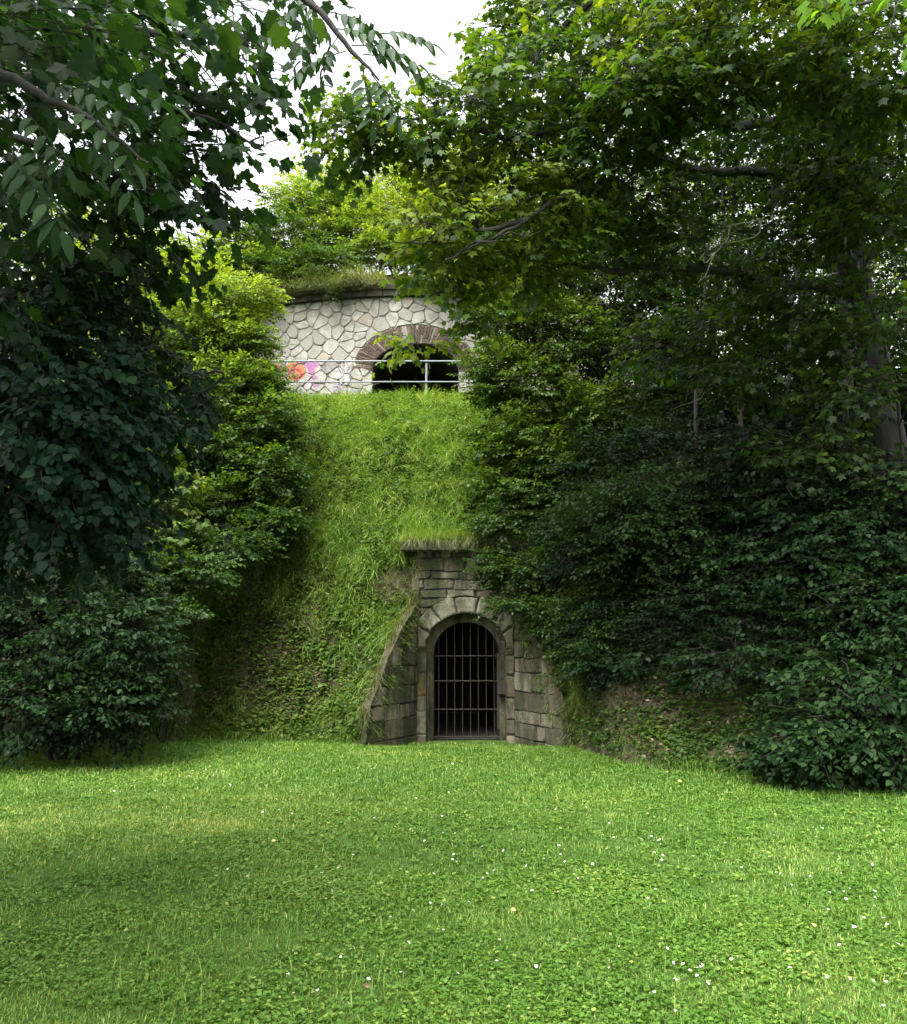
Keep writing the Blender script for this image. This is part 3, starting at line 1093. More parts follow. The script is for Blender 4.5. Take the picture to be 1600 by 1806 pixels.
class Crown:
    """collects sprays for one plant"""
    def __init__(s, mat, sprays):
        s.mat = mat; s.sprays = sprays
        s.V, s.F, s.T, s.n = [], [], [], 0
        s.tw = Tubes()

    def scatter(s, pos, fwd, up, scale, tint=.5, twig=True, tr=.003):
        """put one random spray at each pos"""
        n = len(pos)
        which = rng.integers(0, len(s.sprays), n)
        tint = np.broadcast_to(tint, (n,))
        for k, sp in enumerate(s.sprays):
            idx = np.where(which == k)[0]
            if len(idx) == 0: continue
            Rm = rot_from(fwd[idx], up[idx])
            V = np.einsum('nij,kj->nki', Rm, sp['V']) * scale[idx][:, None, None] + pos[idx][:, None, :]
            nv = len(sp['V'])
            F = sp['F'][None] + (np.arange(len(idx)) * nv)[:, None, None] + s.n
            s.V.append(V.reshape(-1, 3)); s.F.append(F.reshape(-1, 3)); s.n += len(idx) * nv
            t = tint[idx][:, None] + rng.normal(0, .17, (len(idx), sp['nleaf']))
            s.T.append(np.repeat(np.clip(t, 0, 1).ravel(), sp['nf']))
            if twig:
                tp = np.einsum('nij,kj->nki', Rm, sp['twig']) * scale[idx][:, None, None] + pos[idx][:, None, :]
                for q in tp[:4000]:
                    s.tw.add(q[::2], np.array((tr, tr * .8, tr * .4)), 3)

    def lobe(s, c, r, n, tint=.5, shell=.36, clump=.25, flat=.35, scale=1.0, seedc=0., twig=True, tr=.004, tilt=0.0, cull=None, gap_s=1.6, bias=None, rnd=.35):
        """fill an ellipsoid with sprays"""
        c = np.asarray(c, float); r = np.asarray(r, float)
        m = int(n * 2.2) + 8
        d = rng.normal(0, 1, (m, 3)); d /= np.linalg.norm(d, axis=1)[:, None]
        rad = rng.random(m) ** shell
        # lumpy outline
        lump = 1 + .28 * pnoise(d * 2.2 + c, 1.0, seedc)
        p = c + d * r * (rad * lump)[:, None]
        keep = pnoise(p, gap_s, seedc) > -1 + clump * 2 - .35 + .0
        p, d, rad = p[keep][:n], d[keep][:n], rad[keep][:n]
        if cull is not None:
            k = cull(p); p, d, rad = p[k], d[k], rad[k]
        if len(p) == 0: return
        f = d.copy(); f[:, 2] *= flat; f += rng.normal(0, rnd, f.shape) * np.array((1, 1, .35)); f[:, 2] -= tilt
        if bias is not None: f = f + np.asarray(bias)
        u = np.tile(np.array((0, 0, 1.)), (len(p), 1)) + rng.normal(0, .22, f.shape) + d * np.array((.35, .35, 0))
        sc = scale * rng.uniform(.75, 1.2, len(p))
        # height within the lobe and outwardness set the tint: paler towards the top, darker below
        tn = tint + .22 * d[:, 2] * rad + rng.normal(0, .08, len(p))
        s.scatter(p - f / (np.linalg.norm(f, axis=1)[:, None]) * .15, f, u, sc, tn, twig, tr)

    def build(s, parent, name='crown'):
        me = np_mesh(name, np.concatenate(s.V), np.concatenate(s.F), {'tint': np.concatenate(s.T)})
        o = link(name, me, M[s.mat], parent)
        return o


def sprays(leaf, lsize, length, nleaf, droop=18, k=6, seed=0, **kw):
    return [make_spray(leaf, lsize, length * random.uniform(.8, 1.2), nleaf, droop, seed=seed * 100 + i, **kw) for i in range(k)]


SP = {
    'maple_near': sprays('maple_hi', .108, .5, 7, 32, 6, 1, pet=.55),
    'maple': sprays('maple', .115, .5, 8, 30, 7, 2, pet=.45),
    'maple_far': sprays('maple', .15, .7, 7, 26, 5, 3, pet=.4),
    'oval_near': sprays('oval_hi', .085, .42, 11, 32, 6, 4, opposite=True, pet=.2),
    'oval': sprays('oval', .075, .45, 11, 24, 7, 5, pet=.2),
    'round': sprays('round', .056, .36, 13, 30, 6, 9, pet=.2),
    'small': sprays('small', .082, .5, 14, 15, 8, 6, pet=.15),
    'small_far': sprays('small', .13, .9, 16, 15, 6, 7, pet=.2),
    'ash': [make_ash(50 + i) for i in range(5)],
    'ash_big': [make_ash(60 + i, .30, 5, .10) for i in range(5)],
}


def lobe_px(cr, px, py, Y, rx, ry, rz, n, **kw):
    cr.lobe(P(px, py, Y), (rx, ry, rz), n, **kw)


def limb(tb, pts, r0, r1, k=4, wob=.02, sides=6):
    q = smooth_path(pts, k, wob)
    tb.add(q, np.linspace(r0, r1, len(q)), sides)
    return q


def side_branches(tb, path, n, length, r0, up=.2, sides=4):
    for i in range(n):
        t = random.uniform(.3, .98); a = path[int(t * (len(path) - 1))]
        d = np.array((random.uniform(-1, 1), random.uniform(-1, 1), random.uniform(-.3, .6) + up)); d /= np.linalg.norm(d)
        L = length * random.uniform(.5, 1.1)
        pts = [a, a + d * L * .35 + np.array((0, 0, .03)), a + d * L * .7 + rng.normal(0, .05, 3), a + d * L + rng.normal(0, .08, 3)]
        limb(tb, pts, r0 * random.uniform(.5, 1), .004, 3, .01, sides)


def plant(name, label, cat, base, lobes, sp, mat, stems=3, r0=.05, group=None, bark='bark', extra=None, stem_top=None, trunk_name='trunk', dens=1.0, crown_kw=None, twig=True):
    """generic shrub or small tree: lobes = (px,py,Y,rx,ry,rz,n,kwargs)"""
    base = np.array(base, float)
    root = tag(empty(name, tuple(base)), label, cat, group)
    cr = Crown(mat, SP[sp])
    tb = Tubes()
    cs = []
    for lb_ in lobes:
        px, py, Y, rx, ry, rz, n = lb_[:7]
        kw = dict(crown_kw or {}); kw.update(lb_[7] if len(lb_) > 7 else {})
        c = P(px, py, Y)
        while 11 < Y < 23.5 and c[2] < gz(c[0], Y) + .35 * rz and Y > 9:
            Y -= .1; c = P(px, py, Y)
        cs.append((c, max(rx, rz)))
        cr.lobe(c, (rx, ry, rz), int(n * dens * DENS[sp]), seedc=random.uniform(0, 9), twig=twig, **kw)
    k = 0
    for c, rr in cs:
        b = base + np.array((random.uniform(-.1, .1), random.uniform(-.1, .1), -.15)) * min(1, stems)
        mid = b * .55 + c * .45 + rng.normal(0, .12, 3); mid[2] = b[2] * .42 + c[2] * .58
        q = limb(tb, [b, mid, c + rng.normal(0, .1, 3), c + np.array((random.uniform(-.3, .3) * rr, random.uniform(-.3, .3) * rr, rr * .6))], r0 * random.uniform(.6, 1), .008, 5, .02)
        side_branches(tb, q, 7, rr * .9, .016)
    if extra: extra(tb, cr)
    tb.build(trunk_name, M[bark], root)
    if cr.tw.V: cr.tw.build('twigs', M[bark], root)
    cr.build(root)
    return root


DENS = {'maple': 1.6, 'round': 2.1, 'oval': 1.7, 'small': 2.3, 'small_far': 2.3}


def gz(x, y):
    return float(H(x, y)) if y > float(np.interp(x, FXs, FYs)) else 0.0


def base_at(px, Y):
    x = (px - 800) / 1600 * Y
    return (x, Y, gz(x, Y))



# ================================================================== vegetation
# ---- lawn: blades and clover in the part of the lawn the photograph shows
def blades(x, y, z, h, w, lean, seg=2, az=None, curl=1.0):
    """bent tapered blades as quads+tip written as triangles"""
    n = len(x)
    az = rng.uniform(0, 2 * np.pi, n) if az is None else az
    d = np.stack([np.cos(az), np.sin(az)], 1)
    sd_ = np.stack([-d[:, 1], d[:, 0]], 1)
    rows = []
    for k in range(seg + 1):
        t = k / seg
        off = d * (lean * h * (t ** (1 + curl)))[:, None]
        zz = z + h * t * np.sqrt(np.clip(1 - (lean * .75 * t) ** 2, .05, 1))
        zz = zz - np.clip(lean - .9, 0, 2) * h * t ** 2.5 * .8
        c = np.stack([x + off[:, 0], y + off[:, 1], zz], 1)
        ww = w * (1 - t * t) * .5
        if k < seg:
            e = np.concatenate([sd_ * ww[:, None], np.zeros((n, 1))], 1)
            rows += [c - e, c + e]
        else:
            rows.append(c)
    V = np.stack(rows, 1)
    k = V.shape[1]
    F = []
    for q in range(seg - 1):
        a = q * 2
        F += [(a, a + 1, a + 3), (a, a + 3, a + 2)]
    a = (seg - 1) * 2
    F.append((a, a + 1, a + 2))
    F = np.array(F)
    F = F[None] + (np.arange(n) * k)[:, None, None]
    return V.reshape(-1, 3), F.reshape(-1, 3), 1 + 2 * (seg - 1)


class Stuff:
    def __init__(s): s.V, s.F, s.T, s.n = [], [], [], 0

    def add(s, V, F, t):
        s.V.append(V); s.F.append(F + s.n); s.T.append(np.clip(t, 0, 1)); s.n += len(V)

    def build(s, name, mat, label):
        me = np_mesh(name, np.concatenate(s.V), np.concatenate(s.F), {'tint': np.concatenate(s.T)})
        return tag(link(name, me, mat), label, name.replace('_', ' '), kind='stuff')


def lawn_pts(n, y0, y1, margin=1.6, power=1.0):
    y = y0 + (y1 - y0) * rng.random(n) ** power
    hw = y * .5 + margin
    x = rng.uniform(-1, 1, n) * hw
    k = y < np.interp(x, FXs, FYs) + .25
    k |= in_niche(x, y) & (y < GY + .3)
    k &= rng.random(n) < (hw / (y1 * .5 + margin)) ** .35 + .0
    return x[k], y[k]


# patches of the lawn that really are drier and more yellow
yx, yy = ground_hit(190, 1455)
def dry(x, y):
    d = ((x - yx) / 1.9) ** 2 + ((y - yy) / 1.7) ** 2
    return np.exp(-d * 1.1) * (.75 + .5 * vnoise(x, y, 1.9, 3.))


gs = Stuff()
for (n, y0, y1, hh, ww, pw) in ((150000, 3.0, 6.0, .034, .0055, 1.0), (150000, 5.5, 10.5, .038, .0085, 1.0), (150000, 10, 17.2, .05, .013, 1.0)):
    x, y = lawn_pts(n, y0, y1, power=pw)
    m = len(x)
    tuft = np.clip(.5 + .6 * vnoise(x, y, 2.2, 4.), 0, 1.2)
    h = hh * rng.uniform(.5, 1.4, m) * (.65 + .6 * tuft)
    lean = rng.uniform(.3, 1.15, m)
    V, F, nf = blades(x, y, lawnz(x, y) - .004, h, ww * rng.uniform(.6, 1.3, m), lean, 2)
    t = .45 + .2 * vnoise(x, y, .6, 9.) + .15 * vnoise(x, y, 4.2, 2.) + rng.normal(0, .2, m) + .55 * dry(x, y) + (rng.random(m) < .03) * .35
    gs.add(V, F, np.repeat(t, nf))
# stray longer blades
x, y = lawn_pts(9000, 3.2, 16.5)
V, F, nf = blades(x, y, lawnz(x, y), rng.uniform(.06, .13, len(x)), rng.uniform(.004, .009, len(x)), rng.uniform(.3, .9, len(x)), 3)
gs.add(V, F, np.repeat(.45 + rng.normal(0, .15, len(x)), nf))
x = rng.uniform(-8, 9, 26000); y = np.interp(x, FXs, FYs) + rng.normal(.02, .16, 26000)
kp = (np.abs(x - XG) > 1.95)
x, y = x[kp], y[kp]
V, F, nf = blades(x, y, np.maximum(lawnz(x, y), H(x, y)) - .01, rng.uniform(.06, .2, len(x)) * np.clip(.8 + .7 * vnoise(x, y, 2.9, 3.), .3, 1.5), rng.uniform(.006, .012, len(x)), rng.uniform(.3, 1.2, len(x)), 3)
gs.add(V, F, np.repeat(.42 + rng.normal(0, .17, len(x)), nf))
gs.build('grass', M['grass'], 'short mown green grass with yellowed dry patches')
# clover and broad-leaved lawn weeds
cs_ = Stuff()
for (n, y0, y1, sz) in ((46000, 3.0, 6.8, .024), (50000, 6, 16, .032)):
    x, y = lawn_pts(n, y0, y1)
    keep = vnoise(x, y, 1.4, 6.) + rng.normal(0, .35, len(x)) > -.15
    x, y = x[keep], y[keep]
    m = len(x)
    for k in range(3):
        a = rng.uniform(0, 6.28, m) * 0 + k * 2.09 + x * 37
        f = np.stack([np.cos(a), np.sin(a), rng.uniform(-.35, .3, m)], 1)
        u = np.stack([rng.normal(0, .35, m), rng.normal(0, .35, m), np.ones(m)], 1)
        V, F = place_leaves('clover', np.stack([x, y, lawnz(x, y) + rng.uniform(.012, .032, m) * 1.0], 1), f, u, sz * rng.uniform(.6, 1.25, m))
        cs_.add(V, F, np.repeat(.44 + .15 * vnoise(x, y, .9, 3.) + rng.normal(0, .17, m), 2))
cs_.build('clover', M['grass'], 'small round clover leaves growing among the mown grass')

# ---- daisies: each one an object
def daisy_mesh(seed):
    r = random.Random(seed)
    pm = PM()
    n = 11
    for i in range(n):
        a = 2 * math.pi * i / n + r.uniform(-.08, .08); L = .0125 * r.uniform(.85, 1.1); w = .0034
        c, s_ = math.cos(a), math.sin(a)
        z = .003 * r.uniform(-1, 1.4)
        pm.face([(c * .003, s_ * .003, 0), (c * L * .6 + s_ * w, s_ * L * .6 - c * w, z * .6), (c * L, s_ * L, z), (c * L * .6 - s_ * w, s_ * L * .6 + c * w, z * .6)], 0)
    m = 8
    for i in range(m):
        a, b = 2 * math.pi * i / m, 2 * math.pi * (i + 1) / m
        pm.face([(0, 0, .0035), (math.cos(a) * .0042, math.sin(a) * .0042, .0012), (math.cos(b) * .0042, math.sin(b) * .0042, .0012)], 1)
    for i in range(3):
        a, b = 2.1 * i, 2.1 * (i + 1)
        pm.face([(.0012 * math.cos(a), .0012 * math.sin(a), 0), (.0012 * math.cos(b), .0012 * math.sin(b), 0), (.0012 * math.cos(b) + .004, .0012 * math.sin(b), -.045), (.0012 * math.cos(a) + .004, .0012 * math.sin(a), -.045)], .5)
    me = bpy.data.meshes.new('daisy')
    me.from_pydata(pm.V, [], pm.F)
    me.materials.append(M['petal']); me.materials.append(M['pollen']); me.materials.append(M['stem'])
    for p, t in zip(me.polygons, pm.T):
        p.material_index = 0 if t == 0 else (1 if t == 1 else 2)
    return me


def plain(name, c, rough=.6):
    m, n, l, b = new_mat(name)
    t = noise_tex(n, l, 60, 3, .6)
    r = ramp(n, [(.3, tuple(v * .85 for v in c)), (.7, c)])
    l.new(t.outputs[0], r.inputs[0]); l.new(r.outputs[0], b.inputs['Base Color'])
    b.inputs['Roughness'].default_value = rough
    return m


M['petal'] = plain('daisy_petal', (.85, .85, .85)); M['pollen'] = plain('daisy_centre', (.75, .55, .05)); M['stem'] = plain('daisy_stem', (.06, .13, .03))
dm = [daisy_mesh(i) for i in range(4)]
dpx = [(1131, 1490), (1104, 1492), (1170, 1520), (1168, 1528), (1155, 1515), (1224, 1522), (1035, 1436), (1065, 1446), (943, 1537), (900, 1535), (928, 1540), (961, 1508), (959, 1528), (852, 1564), (985, 1590), (1005, 1562), (1020, 1562), (1157, 1580), (1424, 1546), (1464, 1590), (1470, 1583), (1430, 1560), (1418, 1558), (1370, 1553), (1380, 1565), (1397, 1575), (1462, 1547), (1500, 1582), (1560, 1480), (1592, 1510), (1540, 1540), (1531, 1518), (1560, 1640), (1566, 1652), (1460, 1715), (1395, 1732), (1262, 1712), (1266, 1716), (1277, 1718), (1232, 1710), (1204, 1740), (1230, 1742), (1250, 1756), (1155, 1769), (881, 1679), (807, 1645), (818, 1672), (808, 1737), (1192, 1803), (1543, 1757), (1565, 1758), (1584, 1795), (517, 1770), (507, 1736), (560, 1764), (650, 1745), (614, 1787), (782, 1661), (762, 1538), (765, 1556), (729, 1624), (585, 1591), (567, 1558), (623, 1521), (660, 1455), (724, 1477), (732, 1484), (749, 1498), (579, 1415), (594, 1441), (515, 1446), (463, 1443), (432, 1400), (370, 1350), (401, 1549), (436, 1563), (820, 1447), (839, 1484), (857, 1462), (803, 1484), (850, 1507), (906, 1442), (980, 1440), (483, 1324), (649, 1338), (600, 1346), (655, 1365), (700, 1365), (744, 1350), (224, 1493), (200, 1531), (1533, 1686), (1525, 1640), (1240, 1723), (1291, 1713), (1320, 1590), (1280, 1500), (345, 1330), (420, 1345), (530, 1354), (1700, 1650), (-60, 1600)]
rd = random.Random(77)
for cx_, cy_, n_, sx_, sy_ in ((1450, 1560, 26, 110, 35), (950, 1520, 22, 90, 40), (760, 1470, 14, 80, 40), (620, 1390, 16, 130, 25), (1200, 1730, 12, 90, 30), (1150, 1500, 10, 60, 25), (350, 1400, 8, 120, 40), (800, 1650, 10, 180, 60), (1550, 1740, 10, 60, 50)):
    dpx += [(rd.gauss(cx_, sx_), min(1800, rd.gauss(cy_, sy_))) for _ in range(n_)]
k = 0
for px, py in dpx:
    x, y = ground_hit(px, py)
    if y > 16 or y > np.interp(x, FXs, FYs): continue
    o = bpy.data.objects.new('daisy', dm[k % 4]); COL.objects.link(o)
    o.location = (x, y, float(lawnz(x, y)) + .052 + .002 * (y - 4)); o.rotation_euler = (random.uniform(-.1, .7), random.uniform(-.4, .4), random.uniform(0, 6.28))
    sc_ = random.uniform(.5, .88) * (1 + .04 * (y - 4)); o.scale = (sc_, sc_, sc_)
    tag(o, 'small white daisy flower standing in the mown grass', 'daisy', 'daisies scattered over the lawn')
    k += 1
# yellow fallen leaves on the lawn
M['fallen'] = leaf_mat('fallen_leaf', (.5, .38, .12), (.6, .48, .16), (.7, .6, .3), trans=.2, rough=.6)
for px, py, sz, lab in ((910, 1622, .06, 'yellow fallen leaf on the lawn left of the middle, larger and upright'), (1438, 1655, .06, 'pale yellow fallen leaf on the lawn far to the right'), (1105, 1732, .035, 'tiny yellow fallen leaf on the near lawn'), (1203, 1385, .09, 'pale fallen leaf on the lawn right of the gate'), (1350, 1368, .10, 'pale fallen leaf at the lawn edge by the dark shrub, left of its neighbour'), (650, 1760, .06, 'brown withered leaf on the near lawn'), (479, 1493, .06, 'small pale fallen leaf on the lawn near the dry patch'), (1349, 1380, .07, 'pale fallen leaf lying just inside the lawn edge')):
    x, y = ground_hit(px, py)
    V, F = place_leaves('oval_hi', np.array([(0, 0, 0.)]), np.array([(random.uniform(-1, 1), random.uniform(-1, 1), .3)]), np.array([(.2, -.5, .8)]), np.array([sz * .72]))
    me = np_mesh('fallen_leaf', V, F, {'tint': rng.uniform(.2, .9, len(F))})
    me.materials.append(M['fallen'] if 'brown' not in lab else M['litter'])
    o = bpy.data.objects.new('fallen_leaf', me); COL.objects.link(o); o.location = (x, y, float(lawnz(x, y)) + .05)
    tag(o, lab, 'fallen leaf')

# ---- bank vegetation
def bank_pts(n, x0, x1, y0, y1):
    x = rng.uniform(x0, x1, n); y = rng.uniform(y0, y1, n)
    k = (y > np.interp(x, FXs, FYs) - .1) & ~in_niche(x, y)
    e = .05
    sl = np.hypot((H(x + e, y) - H(x, y)) / e, (H(x, y + e) - H(x, y)) / e)
    k &= rng.random(n) < np.clip(np.sqrt(1 + sl * sl) / 3.2, .0, 1)
    return x[k], y[k]


def bare(x, y):
    """how bare the soil is: lower bank left of the portal and under the trees on the right"""
    s = y - np.interp(x, FXs, FYs)
    b = np.exp(-((x + 3.5) / 1.9) ** 2 - ((s - .8) / .8) ** 2) * 1.3
    b = b + np.clip((x - 2.4) / .5, 0, 1) * 1.1 * np.clip((17.8 - y) / 1.5, 0, 1)
    b = b + np.clip((x - 4.5) / 1.5, 0, 1) * 1.2
    b = b + np.clip((-6.2 - x) / 1.5, 0, 1)
    return b


bg_ = Stuff()
x, y = bank_pts(520000, -6.5, 4.6, 14.8, 24.6)
kp = rng.random(len(x)) > bare(x, y) + .25 * vnoise(x, y, 1.7, 8.)
x, y = x[kp], y[kp]
# keep the overhang off the front of the portal
kp = ~((np.abs(x - XG) < .98) & (y > GY - .2) & (y < GY + .25))
x, y = x[kp], y[kp]
m = len(x)
tuft = np.clip(.5 + .7 * vnoise(x, y, 1.9, 1.5), .1, 1.3)
h = rng.uniform(.10, .34, m) * (.4 + .8 * tuft)
low = np.clip((17.5 - y) / 2.5, 0, 1) * (np.abs(x - XG) > 1.2)
h *= 1 - .35 * low
az = -np.pi / 2 + 1.2 * vnoise(x, y, 4.6, 4.) + rng.normal(0, 1.5, m)
V, F, nf = blades(x, y, H(x, y) - .02, h, rng.uniform(.010, .026, m), rng.uniform(.5, 1.7, m), 3, az)
t = .46 + .2 * vnoise(x, y, .8, 3.) + .26 * vnoise(x, y, 3.1, 6.) + rng.normal(0, .17, m) + (rng.random(m) < .05) * .35
bg_.add(V, F, np.repeat(t, nf))
# tall tufts along the terrace edge and above the portal cornice
x = np.concatenate([rng.uniform(-4.5, 3.0, 16000), rng.uniform(PL - .3, PR + .4, 4500)])
y = np.concatenate([rng.uniform(22.6, 24.7, 16000), rng.uniform(GY - .12, GY + .7, 4500)])
m = len(x)
zz = np.maximum(H(x, y), np.where(y < GY + .75, TOPZ + .14, -9)) - .02
V, F, nf = blades(x, y, zz, rng.uniform(.14, .5, m) * np.clip(.75 + .8 * vnoise(x, y * .4, 3.3, 3.), .3, 1.6), rng.uniform(.007, .014, m), rng.uniform(.4, 1.4, m), 4, -np.pi / 2 + rng.normal(0, .9, m))
bg_.add(V, F, np.repeat(.55 + .2 * vnoise(x, y, 1.5, 3.) + rng.normal(0, .15, m), nf))
x0, y0 = bank_pts(3600, -6, 4.2, 15.2, 24)
kp = (rng.random(len(x0)) > bare(x0, y0) * .8) & ~((np.abs(x0 - XG) < 1.05) & (y0 < GY + .5))
x0, y0 = x0[kp], y0[kp]
nb_ = 46
sz_ = np.repeat(rng.uniform(.6, 1.3, len(x0)), nb_)
x = np.repeat(x0, nb_) + rng.normal(0, .05, len(x0) * nb_); y = np.repeat(y0, nb_) + rng.normal(0, .05, len(x0) * nb_)
m = len(x)
V, F, nf = blades(x, y, H(x, y) - .02, rng.uniform(.18, .42, m) * sz_, rng.uniform(.008, .016, m), rng.uniform(.6, 1.9, m), 4)
bg_.add(V, F, np.repeat(np.repeat(rng.normal(.5, .2, len(x0)), nb_) + rng.normal(0, .12, m), nf))
bg_.build('long_grass', M['longgrass'], 'long arching green grass covering the bank')

# dry grass: hanging over the portal cornice, the wing edge and the fort cornice
dg = Stuff()
x = rng.uniform(PL - .2, PR + .3, 3000); y = rng.uniform(GY - .27, GY + .1, 3000)
kp = vnoise(x, y * .2, 4.1, 2.) > rng.uniform(-.9, .5, 3000)
x, y = x[kp], y[kp]
m = len(x)
V, F, nf = blades(x, y, np.full(m, TOPZ + .12), rng.uniform(.12, .42, m), rng.uniform(.005, .011, m), rng.uniform(.7, 2.1, m), 4, -np.pi / 2 + rng.normal(0, .6, m))
dg.add(V, F, np.repeat(.3 + rng.normal(0, .25, m), nf))
t_ = rng.random(1500)
xw = PL + (WL - PL) * t_ - rng.uniform(.0, .3, 1500); yw = GY + (FY - GY) * t_
V, F, nf = blades(xw, yw, H(xw, yw) - .03, rng.uniform(.12, .36, 1500), rng.uniform(.005, .011, 1500), rng.uniform(.5, 1.5, 1500), 4, rng.normal(-.4, .7, 1500))
dg.add(V, F, np.repeat(.3 + rng.normal(0, .25, 1500), nf))
for tp, L_, A_, B_, sx in ((_tl, _Ll, (PL, GY), (WL, FY), -1), (_tr, _Lr, (PR, GY), (WR, FY), 1)):
    uu = np.array([q[0] for q in tp]); zz_ = np.array([q[1] for q in tp])
    k_ = rng.integers(0, len(uu) - 1, 2600); f_ = rng.random(2600)
    u_ = uu[k_] + (uu[k_ + 1] - uu[k_]) * f_; z_ = zz_[k_] + (zz_[k_ + 1] - zz_[k_]) * f_
    x = A_[0] + (B_[0] - A_[0]) * u_ / L_ + sx * rng.uniform(-.02, .12, 2600); y = A_[1] + (B_[1] - A_[1]) * u_ / L_
    kp = vnoise(z_ * 2, u_, 2.3, 1.) > rng.uniform(-.6, 1.0, 2600)
    x, y, z_ = x[kp], y[kp], z_[kp]; m = len(x)
    V, F, nf = blades(x, y, z_ - .04, rng.uniform(.08, .3, m), rng.uniform(.006, .013, m), rng.uniform(.5, 1.9, m), 4, rng.uniform(-3.1, 0, m))
    dg.add(V, F, np.repeat(.25 + rng.normal(0, .28, m), nf))
x, y = bank_pts(9000, -6, -2.0, 14.6, 17.6)
kp = vnoise(x, y, 2.2, 4.) > 0; x, y = x[kp], y[kp]; m = len(x)
V, F, nf = blades(x, y, H(x, y), rng.uniform(.1, .35, m), rng.uniform(.006, .012, m), rng.uniform(.4, 1.8, m), 4)
dg.add(V, F, np.repeat(.4 + rng.normal(0, .28, m), nf))
a_ = rng.uniform(-.5, .4, 22000); rr_ = FR + .2 - np.abs(rng.normal(0, .55, 22000))
x = FCX + rr_ * np.sin(a_); y = FCY - rr_ * np.cos(a_)
m = len(x)
dens_ = vnoise(a_ * 9, rr_ * 0, 1.0, 3.) > -.35
x, y, a_, rr_ = x[dens_], y[dens_], a_[dens_], rr_[dens_]; m = len(x)
V, F, nf = blades(x, y, fort_top(x, y), rng.uniform(.25, .8, m) * np.clip(.8 + .7 * vnoise(x, y, 1.9, 4.), .35, 1.5), rng.uniform(.010, .020, m), rng.uniform(.6, 2.1, m), 4, np.arctan2(-np.cos(a_), np.sin(a_)) + rng.normal(0, .7, m))
dg.add(V, F, np.repeat(.35 + .25 * vnoise(x, y, 1.3, 2.) + rng.normal(0, .2, m), nf))
dg.build('dry_grass', M['drygrass'], 'pale half-dry grass hanging over the ledges of the portal and the fort')

# broad-leaved weeds on the bank
wd = Stuff()


def weeds(n, x0, x1, y0, y1, leaf, size, hmax, dens, tint=.5, seed=3.):
    x, y = bank_pts(n, x0, x1, y0, y1)
    kp = rng.random(len(x)) < dens(x, y)
    x, y = x[kp], y[kp]
    for k in range(5):
        m = len(x)
        a = rng.uniform(0, 6.28, m)
        r_ = size * rng.uniform(.1, .9, m)
        xx, yy_ = x + np.cos(a) * r_, y + np.sin(a) * r_
        f = np.stack([np.cos(a), np.sin(a), rng.uniform(-.6, .25, m)], 1)
        u = np.stack([rng.normal(0, .3, m), rng.normal(-.35, .3, m), np.ones(m)], 1)
        V, F = place_leaves(leaf, np.stack([xx, yy_, H(x, y) + hmax * rng.uniform(.15, 1, m)], 1), f, u, size * rng.uniform(.55, 1.2, m))
        wd.add(V, F, np.repeat(tint + .2 * vnoise(x, y, 1.1, seed) + rng.normal(0, .17, m), len(LEAF[leaf][1])))


weeds(60000, -6.5, 4, 15, 24, 'small', .085, .3, lambda x, y: np.clip(.42 + .8 * vnoise(x, y, 1.3, 5.), .12, 1), .72)
weeds(9000, -6.5, 4, 16, 24, 'small', .14, .34, lambda x, y: np.clip(-.1 + 1. * vnoise(x, y, .9, 8.), 0, 1), .55)
weeds(30000, -6.8, -1.4, 14.4, 16.6, 'small', .075, .12, lambda x, y: np.clip(.3 + .8 * vnoise(x, y, 2.3, 2.), .05, 1), .6)
weeds(60000, 1.6, 7.5, 11, 17.5, 'small', .075, .10, lambda x, y: np.clip(.55 + .7 * vnoise(x, y, 2.1, 7.), .1, 1), .5)
x0, y0 = bank_pts(3800, -6, 4.2, 15.4, 24)
kp = (rng.random(len(x0)) < np.clip(.35 + .9 * vnoise(x0, y0, 1.1, 2.), 0, 1)) & ~((np.abs(x0 - XG) < 1.05) & (y0 < GY + .5))
x0, y0 = x0[kp], y0[kp]
hh_ = rng.uniform(.2, .5, len(x0)); tt_ = rng.normal(.55, .2, len(x0))
for tier in range(6):
    for q_ in range(4):
        a = q_ * np.pi / 2 + tier * .8 + x0 * 9
        f = np.stack([np.cos(a), np.sin(a), rng.uniform(-.7, .1, len(x0))], 1)
        u = np.stack([rng.normal(0, .2, len(x0)), rng.normal(-.2, .2, len(x0)), np.ones(len(x0))], 1)
        V, F = place_leaves('small', np.stack([x0, y0, H(x0, y0) + hh_ * (.2 + .8 * tier / 5)], 1), f, u, (.13 - .012 * tier) * rng.uniform(.7, 1.2, len(x0)))
        wd.add(V, F, np.repeat(tt_ + rng.normal(0, .12, len(x0)) + .05 * tier, 2))
weeds(16000, -6, -2.2, 14.6, 17.8, 'small', .07, .16, lambda x, y: np.clip(.3 + .9 * vnoise(x, y, 1.9, 6.), .03, 1), .8)
wd.build('weeds', M['oval_mid'], 'low broad-leaved weeds and nettles scattered over the bank')
lt = Stuff()
for x0, x1, n in ((-6.5, -1.2, 40000), (2.0, 9, 30000)):
    x, y = bank_pts(n, x0, x1, 10.5, 17.5)
    kp = rng.random(len(x)) < np.clip(.2 + 1.1 * bare(x, y), 0, 1); x, y = x[kp], y[kp]
    m = len(x)
    a = rng.uniform(0, 6.28, m)
    V, F = place_leaves('small', np.stack([x, y, H(x, y) + rng.uniform(.01, .05, m)], 1), np.stack([np.cos(a), np.sin(a), rng.normal(0, .3, m)], 1), np.stack([rng.normal(0, .4, m), rng.normal(-.4, .4, m), np.ones(m)], 1), rng.uniform(.04, .09, m))
    lt.add(V, F, np.repeat(rng.random(m), 2))
lt.build('leaf_litter', M['litter'], 'brown dead leaves lying on the bare lower bank')

